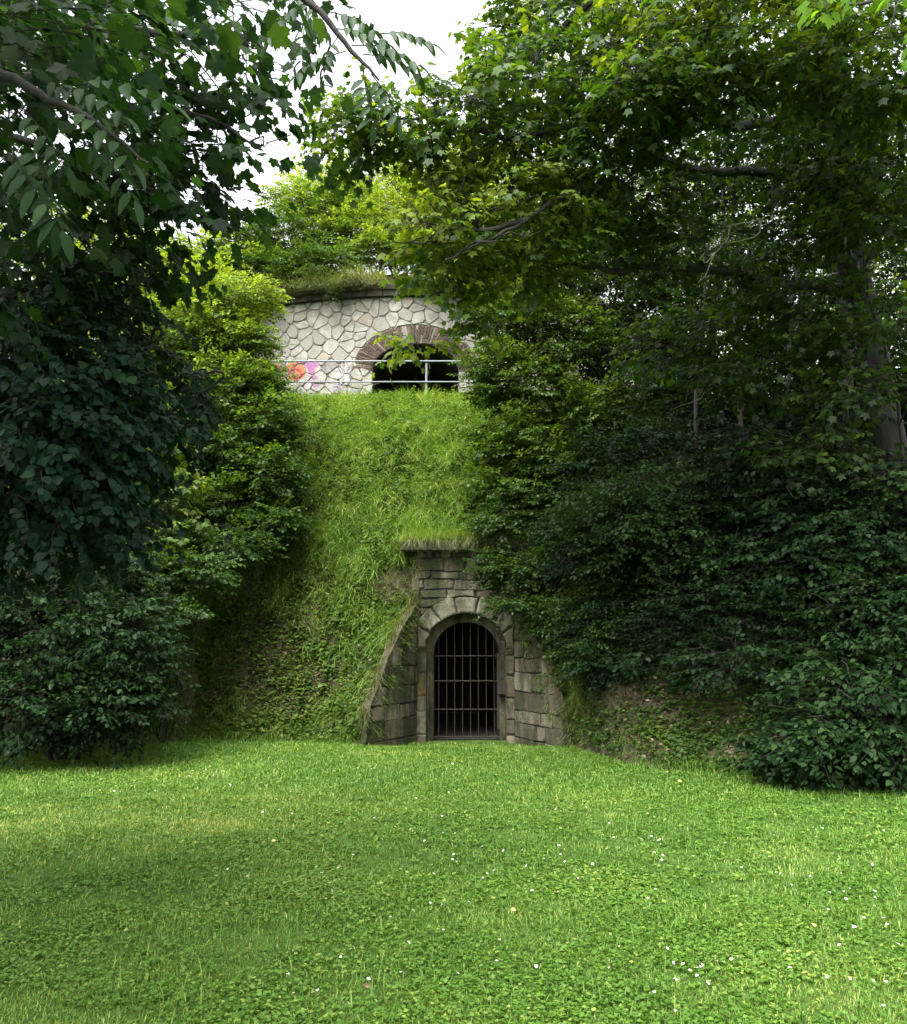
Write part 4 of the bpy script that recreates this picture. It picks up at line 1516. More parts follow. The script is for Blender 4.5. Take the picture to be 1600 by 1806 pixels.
# ---- 1. the big maple on the right
root = tag(empty('maple_tree', base_at(1585, 13.5)), 'large maple on the right with leaning trunk and long boughs reaching towards the fort', 'tree', 'maples')
tb = Tubes()
b0 = np.array(base_at(1585, 13.5))
tr_ = limb(tb, [b0 - (0, 0, .3), P(1578, 860, 13.5), P(1552, 700, 13.5), P(1525, 560, 13.4), P(1495, 420, 13.2), P(1480, 200, 13.0), P(1470, 40, 13), P(1440, -250, 12.8)], .29, .13, 5, .01, 12)
limbs = []
limbs.append(limb(tb, [P(1480, 240, 13), P(1380, 215, 12.4), P(1300, 222, 12), P(1190, 205, 11.5), P(1040, 215, 11), P(900, 238, 10.8), P(830, 225, 10.7), P(750, 208, 10.6), P(650, 205, 10.5)], .09, .012, 4, .02, 7))
limbs.append(limb(tb, [P(1500, 440, 13.2), P(1430, 330, 12.6), P(1350, 305, 12.3), P(1268, 304, 12), P(1222, 300, 11.8), P(1150, 276, 11.5), P(1070, 292, 11), P(1000, 342, 10.8), P(930, 388, 10.6), P(850, 430, 10.4), P(785, 458, 10.3)], .085, .012, 4, .015, 7))
limbs.append(limb(tb, [P(930, 388, 10.6), P(860, 405, 10.5), P(800, 412, 10.5), P(760, 428, 10.4), P(690, 426, 10.4)], .04, .008, 4, .01, 5))
limbs.append(limb(tb, [P(1515, 520, 13.3), P(1400, 500, 13), P(1200, 470, 12.6), P(1080, 480, 12.4), P(1040, 465, 12.3), P(930, 466, 12.2), P(880, 482, 12.1)], .08, .01, 4, .02, 6))
limbs.append(limb(tb, [P(1475, 100, 13), P(1300, -60, 12), P(1120, -40, 11.4), P(1012, 32, 11.2), P(985, 70, 11.1), P(960, 80, 11.1), P(940, 118, 11)], .1, .02, 4, .02, 6))
limbs.append(limb(tb, [P(1478, 180, 13), P(1400, 130, 11.5), P(1280, 130, 10.6), P(1150, 120, 10.2), P(1090, 150, 10)], .1, .012, 4, .02, 6))
limbs.append(limb(tb, [P(1490, 380, 13), P(1560, 200, 12), P(1680, 60, 11)], .12, .03, 4, .02, 6))
for q in limbs: side_branches(tb, q, 9, 1.0, .02)
tb.build('trunk', M['bark'], root)
cr = Crown('maple', SP['maple'])
mk = dict(flat=.3, clump=.22, gap_s=2.2, tilt=.12)
for (px, py, Y, rx, ry, rz, n, tint) in (  # light and shade are painted into lobe tints: inner lobes darker, bough tips paler
        (600, 240, 10.5, .42, .5, .33, 30, .55), (640, 195, 10.6, .4, .4, .22, 14, .5), (700, 215, 10.5, .5, .5, .24, 20, .5),
        (830, 185, 10.6, .65, .8, .34, 50, .5), (760, 245, 10.5, .5, .5, .2, 20, .5), (900, 250, 10.8, .6, .6, .22, 26, .4),
        (940, 140, 10.9, .7, .9, .5, 60, .5), (880, 60, 11.8, .5, .7, .55, 26, .62), (980, 40, 11.5, .8, 1, .6, 60, .55), (1080, 90, 11, .9, 1, .6, 70, .45),
        (1100, 200, 10.6, .9, .8, .4, 60, .4), (1060, 290, 11, .7, .8, .35, 34, .35), (1200, 80, 10.3, .9, 1, .45, 70, .65), (1330, 60, 10, .9, .9, .45, 70, .68),
        (1450, 110, 9.8, .9, .9, .4, 60, .55), (1560, 120, 9.7, .8, .9, .5, 60, .5), (1150, 150, 10, .6, .7, .32, 46, .62), (1260, 160, 10.2, .7, .8, .3, 40, .4),
        (1500, 30, 12, 1.2, 1.2, .8, 90, .35), (1250, -20, 12, 1.2, 1.2, .6, 80, .35), (1050, -40, 12, 1.2, 1.2, .5, 70, .45), (1400, 250, 12, 1.2, 1., .5, 50, .25),
        (780, 310, 11, .4, .5, .26, 18, .8), (880, 330, 11, .7, .7, .4, 40, .8), (960, 400, 11.4, .8, .8, .45, 54, .75), (800, 400, 10.8, .7, .7, .35, 40, .9),
        (790, 462, 11, .5, .6, .26, 32, .7), (900, 480, 11.8, .7, .7, .4, 50, .75), (1040, 370, 12, .8, .9, .5, 60, .4), (1120, 340, 12.4, .9, 1, .5, 50, .35),
        (735, 603, 11, .34, .3, .05, 6, .9), (840, 560, 11.5, .25, .4, .3, 12, .6), (1180, 440, 12.6, 1., 1, .5, 50, .3), (1330, 420, 13, 1.2, 1, .5, 50, .25), (1600, 300, 11, 1, 1, .7, 60, .4),
        (1440, 600, 12.4, .4, .5, .3, 18, .25), (1490, 250, 11.9, .6, .6, .35, 28, .3), (1280, 560, 13.6, .9, .8, .5, 44, .25), (1420, 520, 12.6, .8, .8, .4, 40, .25), (1340, 660, 13.2, .9, .8, .45, 44, .22), (1560, 560, 11.6, .6, .6, .4, 34, .3), (1500, 700, 12.4, .7, .7, .35, 34, .25), (1190, 610, 14, .9, .8, .5, 44, .3), (1440, 800, 12.8, .8, .7, .35, 36, .22), (1540, 380, 11.2, .6, .6, .35, 30, .4), (1450, 320, 11.6, .6, .6, .3, 24, .3),
        (1450, -300, 12, 3, 2.5, 1.2, 260, .4), (1100, -350, 11, 2.5, 2.5, 1.0, 200, .45), (1500, -420, 8.5, 2.6, 2.4, .9, 220, .4), (2000, -100, 9.5, 1.8, 2.4, 1.6, 220, .4), (2050, 300, 11, 1.3, 2, 1.8, 160, .3)):
    cr.lobe(P(px, py, Y), (rx, ry, rz), int(n * 1.5), tint=tint - .05, seedc=random.uniform(0, 9), tr=.006, **mk)
cr.tw.build('twigs', M['bark'], root)
cr.build(root)

# dead lichen covered branch caught in the tree
for lab, c, paths in (
        ('thin pale lichen-covered dead branch caught in the canopy before the dark wood', (1300, 400), ([(1340, 385), (1310, 395), (1288, 398), (1282, 425), (1262, 445), (1245, 485), (1232, 497)], [(1288, 398), (1280, 398)], [(1340, 385), (1341, 410), (1320, 420), (1300, 425), (1283, 428)], [(1324, 390), (1326, 404)], [(1262, 445), (1250, 452)], [(1262, 445), (1246, 462), (1238, 458)])),
        ('small forked dead twig hanging below the upper bough of the big maple', (1300, 200), ([(1300, 170), (1296, 195), (1304, 212), (1296, 222)], [(1300, 203), (1325, 198), (1350, 195)], [(1287, 172), (1284, 195), (1290, 205), (1304, 212)]))):
    db = tag(empty('dead_branch', tuple(P(*c, 11.0))), lab, 'branch')
    tb = Tubes()
    for pts in paths: limb(tb, [P(a, b, 11.0) for a, b in pts], .009, .003, 3, .006, 5)
    tb.build('branch', M['deadwood'], db)

# ---- 2. near foliage hanging in from the left
root = tag(empty('maple_tree', (-5.2, 4.6, 0)), 'dark maple at the left edge whose big leaves hang in front of the sky', 'tree', 'maples')
tb = Tubes()
limb(tb, [(-5.2, 4.6, -.3), (-5.1, 4.6, 2.0), (-4.9, 4.7, 4.2), (-4.6, 4.8, 7.5)], .22, .12, 4, .01, 10)
nl = []
nl.append(limb(tb, [(-4.9, 4.7, 4.2), P(-100, 90, 5.25), P(120, 40, 5.12), P(300, 60, 5.12), P(420, 60, 5.12), P(480, 100, 5.12)], .05, .006, 5, .005, 6))
nl.append(limb(tb, [(-5.0, 4.65, 3.6), P(-120, 180, 5.00), P(120, 130, 4.88), P(300, 190, 4.88), P(400, 225, 4.88), P(450, 260, 4.88)], .04, .005, 5, .005, 6))
nl.append(limb(tb, [(-5.0, 4.6, 3.4), P(-100, 250, 5.37), P(150, 290, 5.25), P(300, 350, 5.12), P(400, 400, 5.12)], .04, .005, 5, .005, 6))
for q in nl: side_branches(tb, q, 9, .35, .007, .0)
tb.build('trunk', M['bark'], root)
cr = Crown('maple_dark', SP['maple_near'])
nk = dict(flat=.5, clump=.05, gap_s=3.0, bias=(.75, -.1, -.42), tr=.0035, tint=.45)
for (px, py, Y, rx, ry, rz, n) in (
        (60, 60, 3.6, .5, .5, .22, 9), (180, 40, 3.8, .45, .5, .18, 8), (300, 30, 4.2, .4, .5, .15, 6), (400, 50, 4.2, .28, .4, .12, 5), (450, 110, 4.0, .12, .3, .16, 5),
        (240, 140, 4.0, .35, .4, .13, 5), (360, 190, 4.1, .28, .4, .12, 4), (400, 250, 4.1, .12, .3, .10, 2), (120, 200, 4.3, .5, .5, .25, 12), (250, 290, 4.3, .4, .4, .18, 10),
        (80, 330, 4.0, .45, .4, .2, 11), (320, 340, 4.4, .2, .3, .12, 4), (160, 400, 4.5, .45, .5, .18, 11), (250, 410, 4.6, .22, .3, .07, 3), (50, 470, 4.6, .5, .4, .25, 13),
        (20, 120, 2.6, .25, .2, .12, 4), (520, 0, 4.3, .14, .3, .06, 2), (-150, 200, 4.6, .8, 1.2, .9, 40), (-250, -150, 4.5, 1.3, 1.6, .8, 80), (100, -250, 4.5, 1.6, 1.3, .6, 90), (-250, 60, 2.2, .9, .9, .6, 45)):
    q_ = 1.22 if Y > 3 else 1.5
    cr.lobe(P(px, py, Y * q_), (rx * q_, ry * q_, rz * q_), int(n * (2.4 if px < 270 else 1.25)), seedc=random.uniform(0, 9), **nk)
# the crown goes on above and beside the camera
for c, r_, n in (((-8.2, 12.5, 7.5), (1.6, 2.2, 2.0), 200), ((-3.5, 1.5, 5.3), (2.2, 1.8, .8), 720), ((-3.8, -.8, 5.4), (2.0, 2.0, .9), 180), ((-6.2, 5.0, 6.3), (1.6, 1.8, 1.2), 150), ((-6.4, 2, 4), (1.4, 3, 1.6), 200)):
    cr.lobe(c, r_, n, tint=.4, seedc=3., clump=.1, flat=.4, twig=False)
cr.tw.build('twigs', M['bark'], root)
cr.build(root)

root = tag(empty('ash_tree', (-4.4, 3.0, 0)), 'ash with narrow pale green leaflets hanging in front of the dark maple', 'tree')
tb = Tubes()
limb(tb, [(-4.4, 3.0, -.3), (-4.3, 3.0, 2.2), (-4.1, 3.0, 4.5), (-3.9, 3.1, 6.5)], .12, .05, 4, .01, 8)
aq = [limb(tb, [(-4.2, 3.0, 3.2), P(-200, 60, 3.1), P(0, 130, 3.0), P(90, 175, 2.95), P(180, 225, 2.9), P(260, 290, 2.9)], .028, .004, 5, .003, 6),
      limb(tb, [(-4.1, 3.0, 4.3), P(0, -250, 3.4), P(350, -120, 3.4), P(540, 0, 3.4), P(620, 90, 3.4), P(670, 140, 3.4)], .03, .004, 5, .003, 6)]
tb.build('trunk', M['bark'], root)
cr = Crown('ash', SP['ash_big'])
def ash_at(lst, Y, sc=1.0):
    for px, py, ax, az_ in lst:
        cr.scatter(P(px, py, Y + random.uniform(-.15, .15))[None], np.array([(ax, -.25, az_)]), np.array([(random.uniform(-.3, .3), -.35, 1.)]), np.array([sc * random.uniform(.85, 1.1)]), .55, True, .003)


ash_at([(70, 140, .8, -.2), (95, 150, .9, -.1), (40, 190, .7, -.5), (120, 190, .9, -.35), (60, 240, .5, -.8), (160, 230, .7, -.6), (20, 260, .6, -.6), (130, 150, .9, .1)], 3.0)
ash_at([(520, -10, .6, -.4), (545, 0, -.6, -.4), (560, 10, -.3, -.8), (590, 50, .9, -.1), (600, 60, -.4, -.6), (620, 80, .95, .0), (640, 95, .9, -.1), (640, 120, .3, -.8), (655, 130, .6, -.6), (610, 90, -.8, -.2), (665, 60, .9, .1), (580, 20, .9, -.2)], 3.6, .85)
cr.tw.build('twigs', M['bark'], root)
cr.build(root)

# near lime-green sprig in the top right corner
root = tag(empty('lime_tree', (3.4, 2.4, 0)), 'tree with bright yellow-green near leaves hanging in the top right corner', 'tree')
tb = Tubes()
limb(tb, [(3.6, 2.4, -.3), (3.5, 2.4, 2.0), (3.3, 2.4, 4.2)], .1, .04, 4, .01, 8)
limb(tb, [(3.35, 2.4, 3.7), P(1750, -120, 2.5), P(1620, -50, 2.5), P(1540, 0, 2.5), P(1490, 8, 2.5)], .015, .003, 4, .003, 5)
limb(tb, [P(1620, -50, 2.5), P(1590, 0, 2.5), P(1560, 60, 2.5)], .006, .002, 4, .003, 4)
tb.build('trunk', M['bark'], root)
cr = Crown('sprig', [make_spray('maple_hi', .085, .16, 3, 45, seed=900 + i, pet=.3) for i in range(4)])
for px, py in ((1450, 5), (1480, 22), (1530, -15), (1575, 0), (1600, 50), (1605, 95), (1620, 0), (1640, 60)):
    cr.scatter(P(px, py, 2.5)[None], np.array([(random.uniform(-.7, .7), -.4, -.3)]), np.array([(random.uniform(-.3, .3), -.6, 1.)]), np.array([.62]), .6, True, .002)
cr.build(root); cr.tw.build('twigs', M['bark'], root)

# ---- 3. dark round-leaved tree on the left
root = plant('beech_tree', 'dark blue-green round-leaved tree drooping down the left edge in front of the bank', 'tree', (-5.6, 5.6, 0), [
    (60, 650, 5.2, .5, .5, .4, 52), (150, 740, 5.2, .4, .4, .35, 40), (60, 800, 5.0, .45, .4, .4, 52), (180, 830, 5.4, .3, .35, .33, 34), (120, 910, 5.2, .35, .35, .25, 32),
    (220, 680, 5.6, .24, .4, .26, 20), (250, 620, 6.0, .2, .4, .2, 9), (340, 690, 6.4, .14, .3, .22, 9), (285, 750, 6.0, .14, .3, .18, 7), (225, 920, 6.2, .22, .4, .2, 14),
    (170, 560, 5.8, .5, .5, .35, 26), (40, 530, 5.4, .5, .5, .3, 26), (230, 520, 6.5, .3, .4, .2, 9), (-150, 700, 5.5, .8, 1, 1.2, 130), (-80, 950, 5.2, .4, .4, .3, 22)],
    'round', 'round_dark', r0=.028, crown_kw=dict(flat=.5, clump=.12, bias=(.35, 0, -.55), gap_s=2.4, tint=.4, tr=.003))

# ---- 4. shrubs
G1 = 'dark shrubs at the foot of the bank'
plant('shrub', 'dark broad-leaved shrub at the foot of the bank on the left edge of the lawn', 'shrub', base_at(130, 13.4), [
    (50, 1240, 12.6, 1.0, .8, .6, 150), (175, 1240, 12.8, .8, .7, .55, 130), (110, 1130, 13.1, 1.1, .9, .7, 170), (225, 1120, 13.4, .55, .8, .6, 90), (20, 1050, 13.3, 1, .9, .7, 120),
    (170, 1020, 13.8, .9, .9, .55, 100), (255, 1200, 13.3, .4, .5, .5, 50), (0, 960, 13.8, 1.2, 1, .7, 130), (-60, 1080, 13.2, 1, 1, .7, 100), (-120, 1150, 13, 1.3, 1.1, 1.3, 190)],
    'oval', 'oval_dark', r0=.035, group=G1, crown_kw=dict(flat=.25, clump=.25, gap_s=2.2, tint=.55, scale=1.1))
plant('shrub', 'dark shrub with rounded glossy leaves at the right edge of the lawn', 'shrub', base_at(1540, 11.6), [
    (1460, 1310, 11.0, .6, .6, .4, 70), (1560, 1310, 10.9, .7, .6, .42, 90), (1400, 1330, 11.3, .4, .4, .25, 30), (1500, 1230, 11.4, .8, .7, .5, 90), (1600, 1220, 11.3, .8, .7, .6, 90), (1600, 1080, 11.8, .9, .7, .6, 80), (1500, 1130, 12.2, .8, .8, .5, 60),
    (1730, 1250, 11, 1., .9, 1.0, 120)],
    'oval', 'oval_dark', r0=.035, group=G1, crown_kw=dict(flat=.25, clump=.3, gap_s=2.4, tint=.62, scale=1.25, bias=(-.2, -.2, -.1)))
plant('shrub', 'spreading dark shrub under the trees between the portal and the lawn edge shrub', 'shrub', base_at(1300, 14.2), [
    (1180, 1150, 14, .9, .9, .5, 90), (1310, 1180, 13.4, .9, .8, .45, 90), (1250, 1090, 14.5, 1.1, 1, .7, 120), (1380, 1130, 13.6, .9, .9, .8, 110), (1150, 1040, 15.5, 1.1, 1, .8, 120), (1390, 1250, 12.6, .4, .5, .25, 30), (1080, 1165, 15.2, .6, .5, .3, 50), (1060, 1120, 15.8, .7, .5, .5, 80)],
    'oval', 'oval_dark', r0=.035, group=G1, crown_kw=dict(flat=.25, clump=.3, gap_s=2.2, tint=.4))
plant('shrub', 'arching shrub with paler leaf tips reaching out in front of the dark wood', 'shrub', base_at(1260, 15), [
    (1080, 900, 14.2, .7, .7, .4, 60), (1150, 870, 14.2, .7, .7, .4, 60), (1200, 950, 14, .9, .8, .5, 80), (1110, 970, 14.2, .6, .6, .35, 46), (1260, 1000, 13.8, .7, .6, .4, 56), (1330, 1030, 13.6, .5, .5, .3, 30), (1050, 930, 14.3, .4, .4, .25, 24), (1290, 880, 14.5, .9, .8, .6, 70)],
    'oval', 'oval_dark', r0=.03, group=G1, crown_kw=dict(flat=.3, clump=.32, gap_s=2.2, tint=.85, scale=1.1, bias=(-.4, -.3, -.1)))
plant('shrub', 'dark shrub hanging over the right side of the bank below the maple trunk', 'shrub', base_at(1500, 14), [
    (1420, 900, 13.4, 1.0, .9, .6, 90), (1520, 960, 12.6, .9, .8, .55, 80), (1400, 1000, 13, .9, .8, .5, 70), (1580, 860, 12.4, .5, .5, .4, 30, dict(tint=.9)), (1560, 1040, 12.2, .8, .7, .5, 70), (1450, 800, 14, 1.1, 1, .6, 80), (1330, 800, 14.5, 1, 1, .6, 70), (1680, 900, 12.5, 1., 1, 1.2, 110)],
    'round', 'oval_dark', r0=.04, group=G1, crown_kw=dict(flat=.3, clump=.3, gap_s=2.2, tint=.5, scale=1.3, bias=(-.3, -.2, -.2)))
plant('shrub', 'leafy shrub overhanging the right half of the stone portal', 'shrub', base_at(985, 17.6), [
    (880, 930, 16.9, .45, .5, .4, 60), (950, 900, 17.2, .8, .7, .6, 110), (870, 1000, 16.6, .35, .35, .3, 44), (930, 1010, 16.5, .6, .5, .4, 80), (1000, 1000, 16.7, .8, .7, .6, 110), (900, 1065, 16.1, .35, .3, .16, 30), (980, 1080, 16.2, .55, .5, .35, 60), (1050, 1080, 16.2, .7, .6, .5, 80), (1040, 1170, 15.8, .5, .45, .35, 44),
    (1010, 1130, 15.9, .35, .4, .3, 30), (960, 1110, 15.9, .22, .2, .14, 14), (1060, 1150, 15.9, .5, .5, .4, 70), (1100, 1060, 16, .8, .6, .6, 90)],
    'small', 'oval_mid', r0=.035, crown_kw=dict(flat=.3, clump=.12, tint=.25, scale=.8, bias=(-.25, -.3, -.15)))
plant('bush', 'tall bright-edged bush standing on the bank right of the grassy slope', 'bush', base_at(960, 19), [
    (915, 560, 18.5, .8, .8, .7, 130), (875, 650, 18.2, .5, .6, .6, 90), (930, 680, 18.2, .9, .8, .8, 170), (900, 780, 17.9, .75, .8, .6, 130), (880, 860, 17.6, .5, .6, .4, 70), (960, 830, 17.8, .9, .8, .7, 140), (1000, 600, 18.8, 1, 1, .9, 170), (1040, 740, 18.3, 1, .9, .8, 150), (960, 480, 19, 1, 1, .7, 140), (900, 500, 18.8, .5, .6, .4, 60)],
    'small', 'oval_mid', r0=.06, crown_kw=dict(flat=.3, clump=.15, tint=.55, bias=(-.15, -.2, 0)))
# left middle tree: bright top, dark underneath
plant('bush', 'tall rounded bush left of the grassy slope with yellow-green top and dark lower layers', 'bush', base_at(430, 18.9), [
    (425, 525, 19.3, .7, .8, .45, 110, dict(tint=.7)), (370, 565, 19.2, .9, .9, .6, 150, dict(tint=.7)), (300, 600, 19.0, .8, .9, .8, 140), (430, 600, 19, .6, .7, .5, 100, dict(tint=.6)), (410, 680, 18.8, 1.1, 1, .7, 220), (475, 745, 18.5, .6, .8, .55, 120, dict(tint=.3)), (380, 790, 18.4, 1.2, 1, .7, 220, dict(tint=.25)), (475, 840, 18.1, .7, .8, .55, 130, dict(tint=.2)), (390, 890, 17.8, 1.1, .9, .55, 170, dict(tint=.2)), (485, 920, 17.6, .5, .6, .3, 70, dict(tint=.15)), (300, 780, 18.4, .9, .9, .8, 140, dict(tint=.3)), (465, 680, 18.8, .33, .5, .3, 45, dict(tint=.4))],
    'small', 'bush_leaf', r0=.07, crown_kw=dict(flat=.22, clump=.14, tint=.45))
plant('sycamore_sapling', 'young bright green sycamore between the dark drooping tree and the rounded bush', 'tree', base_at(285, 16.5), [
    (290, 860, 16.2, .5, .5, .45, 34), (320, 920, 16.2, .4, .4, .3, 20), (250, 780, 16.4, .6, .6, .5, 34), (260, 960, 15.8, .6, .6, .35, 34)],
    'maple', 'maple', r0=.03, crown_kw=dict(flat=.25, clump=.1, tint=.6))
plant('shrub', 'low shrub in the shade at the left of the bank below the rounded bush', 'shrub', base_at(290, 15.8), [
    (220, 1010, 15.2, .8, .7, .45, 90), (330, 1010, 15.6, .7, .6, .35, 70), (130, 960, 15, .9, .8, .5, 80), (400, 960, 16.6, .7, .6, .3, 60), (300, 1075, 14.8, .4, .4, .3, 34)],
    'small', 'oval_mid', r0=.025, crown_kw=dict(flat=.2, clump=.15, tint=.3))
GB = 'trees behind the left side of the bank'
plant('tree', 'bright green tree behind the drooping dark tree at the far left', 'tree', base_at(120, 23), [
    (60, 520, 22.5, 1.6, 1.5, 1.2, 130), (200, 560, 22.5, 1.6, 1.5, 1.2, 130), (120, 700, 22, 1.8, 1.5, 1.2, 140), (-60, 650, 22, 1.8, 1.6, 1.6, 130), (220, 720, 21.5, 1.3, 1.3, 1, 100), (60, 860, 20.5, 1.6, 1.4, 1.0, 110), (200, 870, 19.5, 1.2, 1.2, .9, 90)],
    'small_far', 'oval_bright', r0=.12, group=GB, crown_kw=dict(flat=.3, clump=.12, tint=.5, tr=.01))
plant('tree', 'leafy tree beside the left end of the fort wall', 'tree', base_at(330, 24.5), [
    (310, 530, 24, 1.2, 1.2, .9, 100), (360, 510, 24.5, .9, 1.1, .5, 80), (250, 470, 25, 1.3, 1.2, .9, 80), (340, 600, 24, 1.1, 1.1, .8, 90), (360, 450, 26, .9, .9, .4, 40), (130, 430, 26, 1.6, 1.5, 1., 80)],
    'small_far', 'oval_bright', r0=.1, group=GB, crown_kw=dict(flat=.3, clump=.12, tint=.6, tr=.01))
# fort-top shrubs
GF = 'shrubs growing on top of the fort'
ft = lambda px, Y: (float((px - 800) / 1600 * Y), float(Y), WTOP + .9)
FK = dict(flat=.28, clump=.16, tint=.5, tr=.008, scale=.75)
plant('shrub', 'shrub with dark underside on the left part of the fort roof', 'shrub', ft(500, 27.6), [
    (430, 440, 27.2, .9, .9, .6, 110), (500, 420, 27.4, 1.1, 1, .7, 150), (470, 475, 26.3, 1.1, .7, .4, 120), (560, 465, 26.4, .9, .7, .4, 110), (400, 480, 26.6, .6, .6, .4, 60), (520, 492, 25.9, .6, .4, .22, 50)], 'small_far', 'oval_mid', r0=.04, group=GF, crown_kw=FK)
plant('shrub', 'yellow-green shrub in the middle of the fort roof', 'shrub', ft(590, 28.5), [
    (570, 370, 28.6, 1., 1, .7, 120), (620, 410, 28.2, 1.1, 1, .7, 150), (520, 350, 29, .7, .8, .5, 60), (660, 440, 27.4, .8, .8, .4, 80), (610, 350, 29, .8, .8, .5, 70)], 'small_far', 'oval_bright', r0=.04, group=GF, crown_kw=FK)
plant('shrub', 'light green shrub on the right part of the fort roof beside the maple boughs', 'shrub', ft(740, 28.5), [
    (700, 380, 29, 1., 1, .8, 130), (780, 380, 29, 1.2, 1, .9, 150), (740, 440, 28.2, 1.1, .9, .5, 120), (850, 430, 28.5, 1.4, 1., .9, 160), (830, 500, 27.8, 1, .8, .4, 100)], 'small_far', 'oval_bright', r0=.04, group=GF, crown_kw=dict(FK, tint=.6))
# pale airy tree behind the fort
plant('tree', 'pale airy tree standing behind the fort against the sky', 'tree', (-1.5, 40, 10), [
    (560, 330, 38, 1.4, 1.3, .9, 50), (650, 310, 38, 1.6, 1.4, 1.2, 80), (740, 290, 38, 1.8, 1.5, 1.2, 90), (830, 300, 38, 1.6, 1.4, 1.2, 80), (700, 360, 38, 2.4, 1.4, 1.2, 110), (900, 340, 38, 2, 1.4, 1.5, 110)],
    'small_far', 'pale', r0=.12, crown_kw=dict(flat=.4, clump=.3, tint=.55, tr=.012))
# small climber on the cornice
plant('climber', 'small leafy climber hanging over the middle of the fort cornice', 'climber', (float(P(590, 512, 24.8)[0]), 24.9, WTOP + .35), [
    (590, 515, 24.75, .22, .12, .22, 30), (560, 480, 25.2, .4, .3, .2, 30), (735, 497, 24.9, .3, .15, .12, 20)], 'small', 'oval_mid', r0=.01, crown_kw=dict(flat=.3, clump=.05, tint=.4, scale=.5))

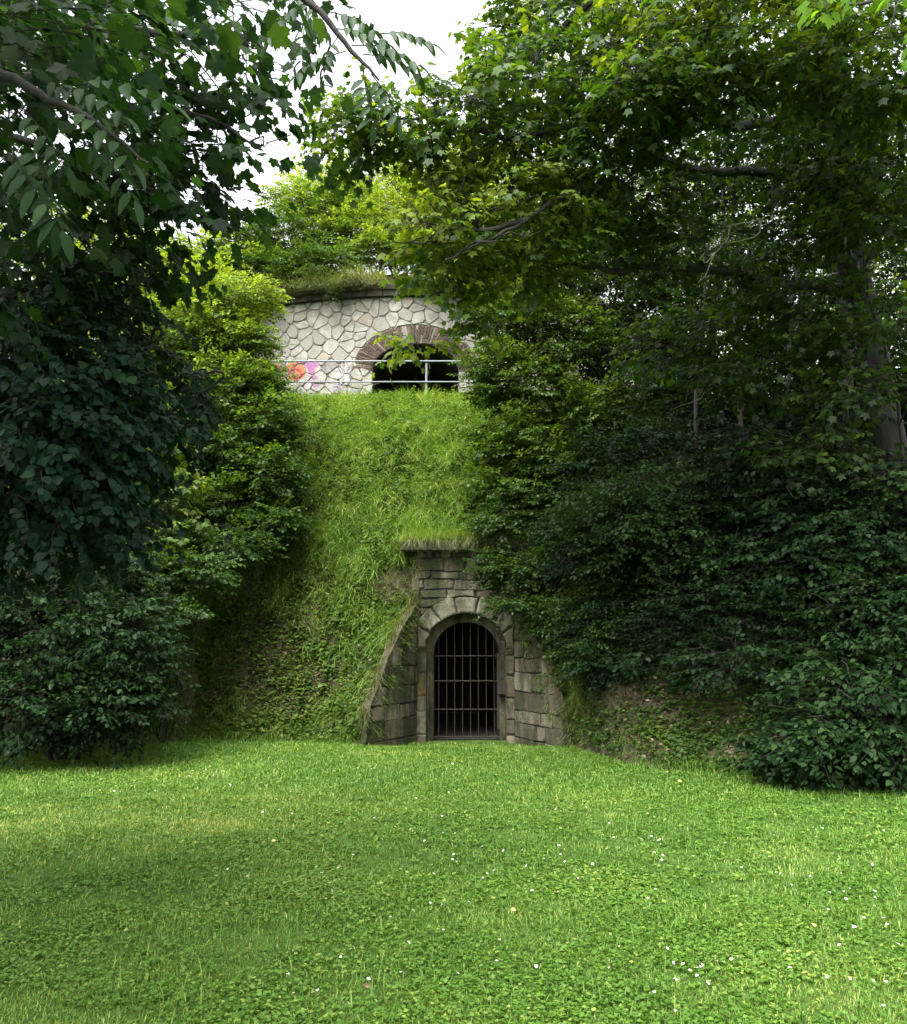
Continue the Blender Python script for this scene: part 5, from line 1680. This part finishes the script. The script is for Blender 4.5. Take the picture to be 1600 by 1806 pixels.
# ---- 5. the wood on the right: individual trees on and behind the bank
GW = 'trees of the wood on the right'
wood = [
    ('slender tree behind the bright-edged bush at the left of the wood', 1080, 21, 'wood_leaf', .5, [(1020, 420, 20.5, 1.4, 1.3, 1.0), (1120, 380, 20.5, 1.5, 1.3, 1.0), (1080, 520, 20, 1.5, 1.3, 1.1), (1000, 330, 21.5, 1.5, 1.3, 1), (1120, 640, 19.5, 1.4, 1.2, 1)]),
    ('tree with two thin stems in the middle of the wood', 1250, 20, 'wood_leaf', .4, [(1240, 480, 20, 1.6, 1.4, 1.1), (1260, 600, 19, 1.6, 1.3, 1.1), (1200, 720, 18, 1.5, 1.3, 1.0), (1270, 350, 21, 1.6, 1.4, .9), (1330, 700, 18.5, 1.4, 1.2, 1)]),
    ('dark tree behind the leaning maple trunk', 1430, 19, 'wood_leaf', .4, [(1400, 560, 19.5, 1.6, 1.3, 1.1), (1430, 660, 18.5, 1.6, 1.3, 1.1), (1400, 450, 20.5, 1.6, 1.4, 1.0), (1530, 720, 17.5, 1.4, 1.2, 1), (1480, 350, 21, 1.5, 1.3, 1)]),
    ('tree at the right edge of the wood', 1630, 18, 'wood_leaf', .4, [(1620, 500, 18, 1.5, 1.4, 1.2), (1600, 640, 17, 1.4, 1.3, 1.2), (1660, 350, 18, 1.6, 1.4, 1.2), (1700, 780, 16, 1.4, 1.3, 1.2), (1640, 200, 18, 1.6, 1.4, 1.)]),
    ('low dark tree filling the middle of the bank on the right', 1150, 17.5, 'oval_dark', .4, [(1080, 840, 17.2, 1.1, 1.1, .8), (1180, 800, 16.8, 1.2, 1.1, .8), (1260, 880, 16.4, 1.2, 1.1, .8), (1060, 960, 16.8, 1., 1., .7), (1180, 960, 16.2, 1.2, 1, .7), (1320, 960, 15.6, 1.2, 1, .8)]),
    ('tall tree beyond the wood seen as green light between the stems', 1000, 30, 'oval_bright', .5, [(950, 250, 30, 2.2, 2, 1.8), (1050, 150, 31, 2.4, 2, 1.8), (1000, 400, 29, 2.2, 2, 1.6), (900, 380, 30, 1.8, 1.6, 1.4), (1080, 300, 30, 2.2, 2, 1.8), (980, 60, 31, 2., 2, 1.6)]),
    ('broad tree at the back of the wood behind the thin stems', 1250, 30, 'oval_bright', .4, [(1180, 250, 30, 2.2, 2, 1.6), (1280, 420, 29, 2.4, 2, 1.8), (1200, 560, 28, 2.4, 2, 1.8), (1330, 250, 30, 2.4, 2, 1.8), (1150, 430, 29, 2.2, 2, 1.6), (1250, 80, 30, 2.4, 2, 1.6)]),
    ('broad tree at the back of the wood behind the maple trunk', 1500, 29, 'oval_bright', .4, [(1450, 300, 29, 2.4, 2, 1.8), (1560, 420, 28, 2.4, 2, 1.8), (1430, 520, 28, 2.4, 2, 1.8), (1600, 250, 29, 2.4, 2, 1.8), (1600, 600, 26, 2.2, 2, 1.8), (1480, 120, 29, 2.4, 2, 1.6), (1400, 640, 26, 2, 2, 1.4)]),
]
for lab, px, Y, mt, tn, lbs in wood:
    far = Y > 25
    plant('tree', lab, 'tree', base_at(px, Y), [(a, b, c, d, e, f, (150 if b > 380 else 80) if not far else (80 if b > 300 else 34)) for a, b, c, d, e, f in lbs],
          'small_far' if far else ('oval' if mt == 'oval_dark' else 'small'), mt, r0=.13 if far else .07, group=GW,
          crown_kw=dict(flat=.3, clump=.16 if not far else .2, tint=tn, tr=.006, scale=1.25 if not far else 1.0))
# bare stems of the wood, each a young tree with a small crown
GS = 'thin bare-stemmed saplings inside the wood'
for lab, pts, Y, r0 in (
        ('thin pale sapling stem in the middle of the wood curving to the right', [(1330, 860), (1310, 770), (1302, 640), (1290, 480), (1270, 300)], 15.2, .06),
        ('slim sapling stem left of the pale curved one', [(1240, 900), (1228, 780), (1232, 600), (1250, 420), (1220, 250)], 16, .05),
        ('dark straight sapling stem right of the pale curved one', [(1400, 860), (1392, 700), (1398, 520), (1410, 380), (1400, 220)], 16.5, .06),
        ('crooked stem leaning out beside the maple trunk', [(1600, 900), (1585, 720), (1560, 620), (1530, 500), (1512, 350)], 12.6, .035),
        ('stem with mossy bark just behind the maple trunk', [(1500, 900), (1497, 700), (1492, 560), (1470, 380), (1460, 250)], 14.6, .14)):
    q = [P(a, b, Y) for a, b in pts]
    b0 = np.array((q[0][0], Y, gz(q[0][0], Y) - .2))
    root = tag(empty('sapling', tuple(b0)), lab, 'tree', GS)
    tb = Tubes(); pth = limb(tb, [b0] + q, r0, r0 * .35, 5, .015, 7); side_branches(tb, pth, 8, 1.1, .02)
    tb.build('trunk', M['bark_pale'] if 'pale sapling' in lab else M['bark'], root)
    cr = Crown('wood_leaf', SP['small']); cr.lobe(q[-1], (1.0, 1.0, .6), 130, tint=.35, scale=1.1); cr.build(root)
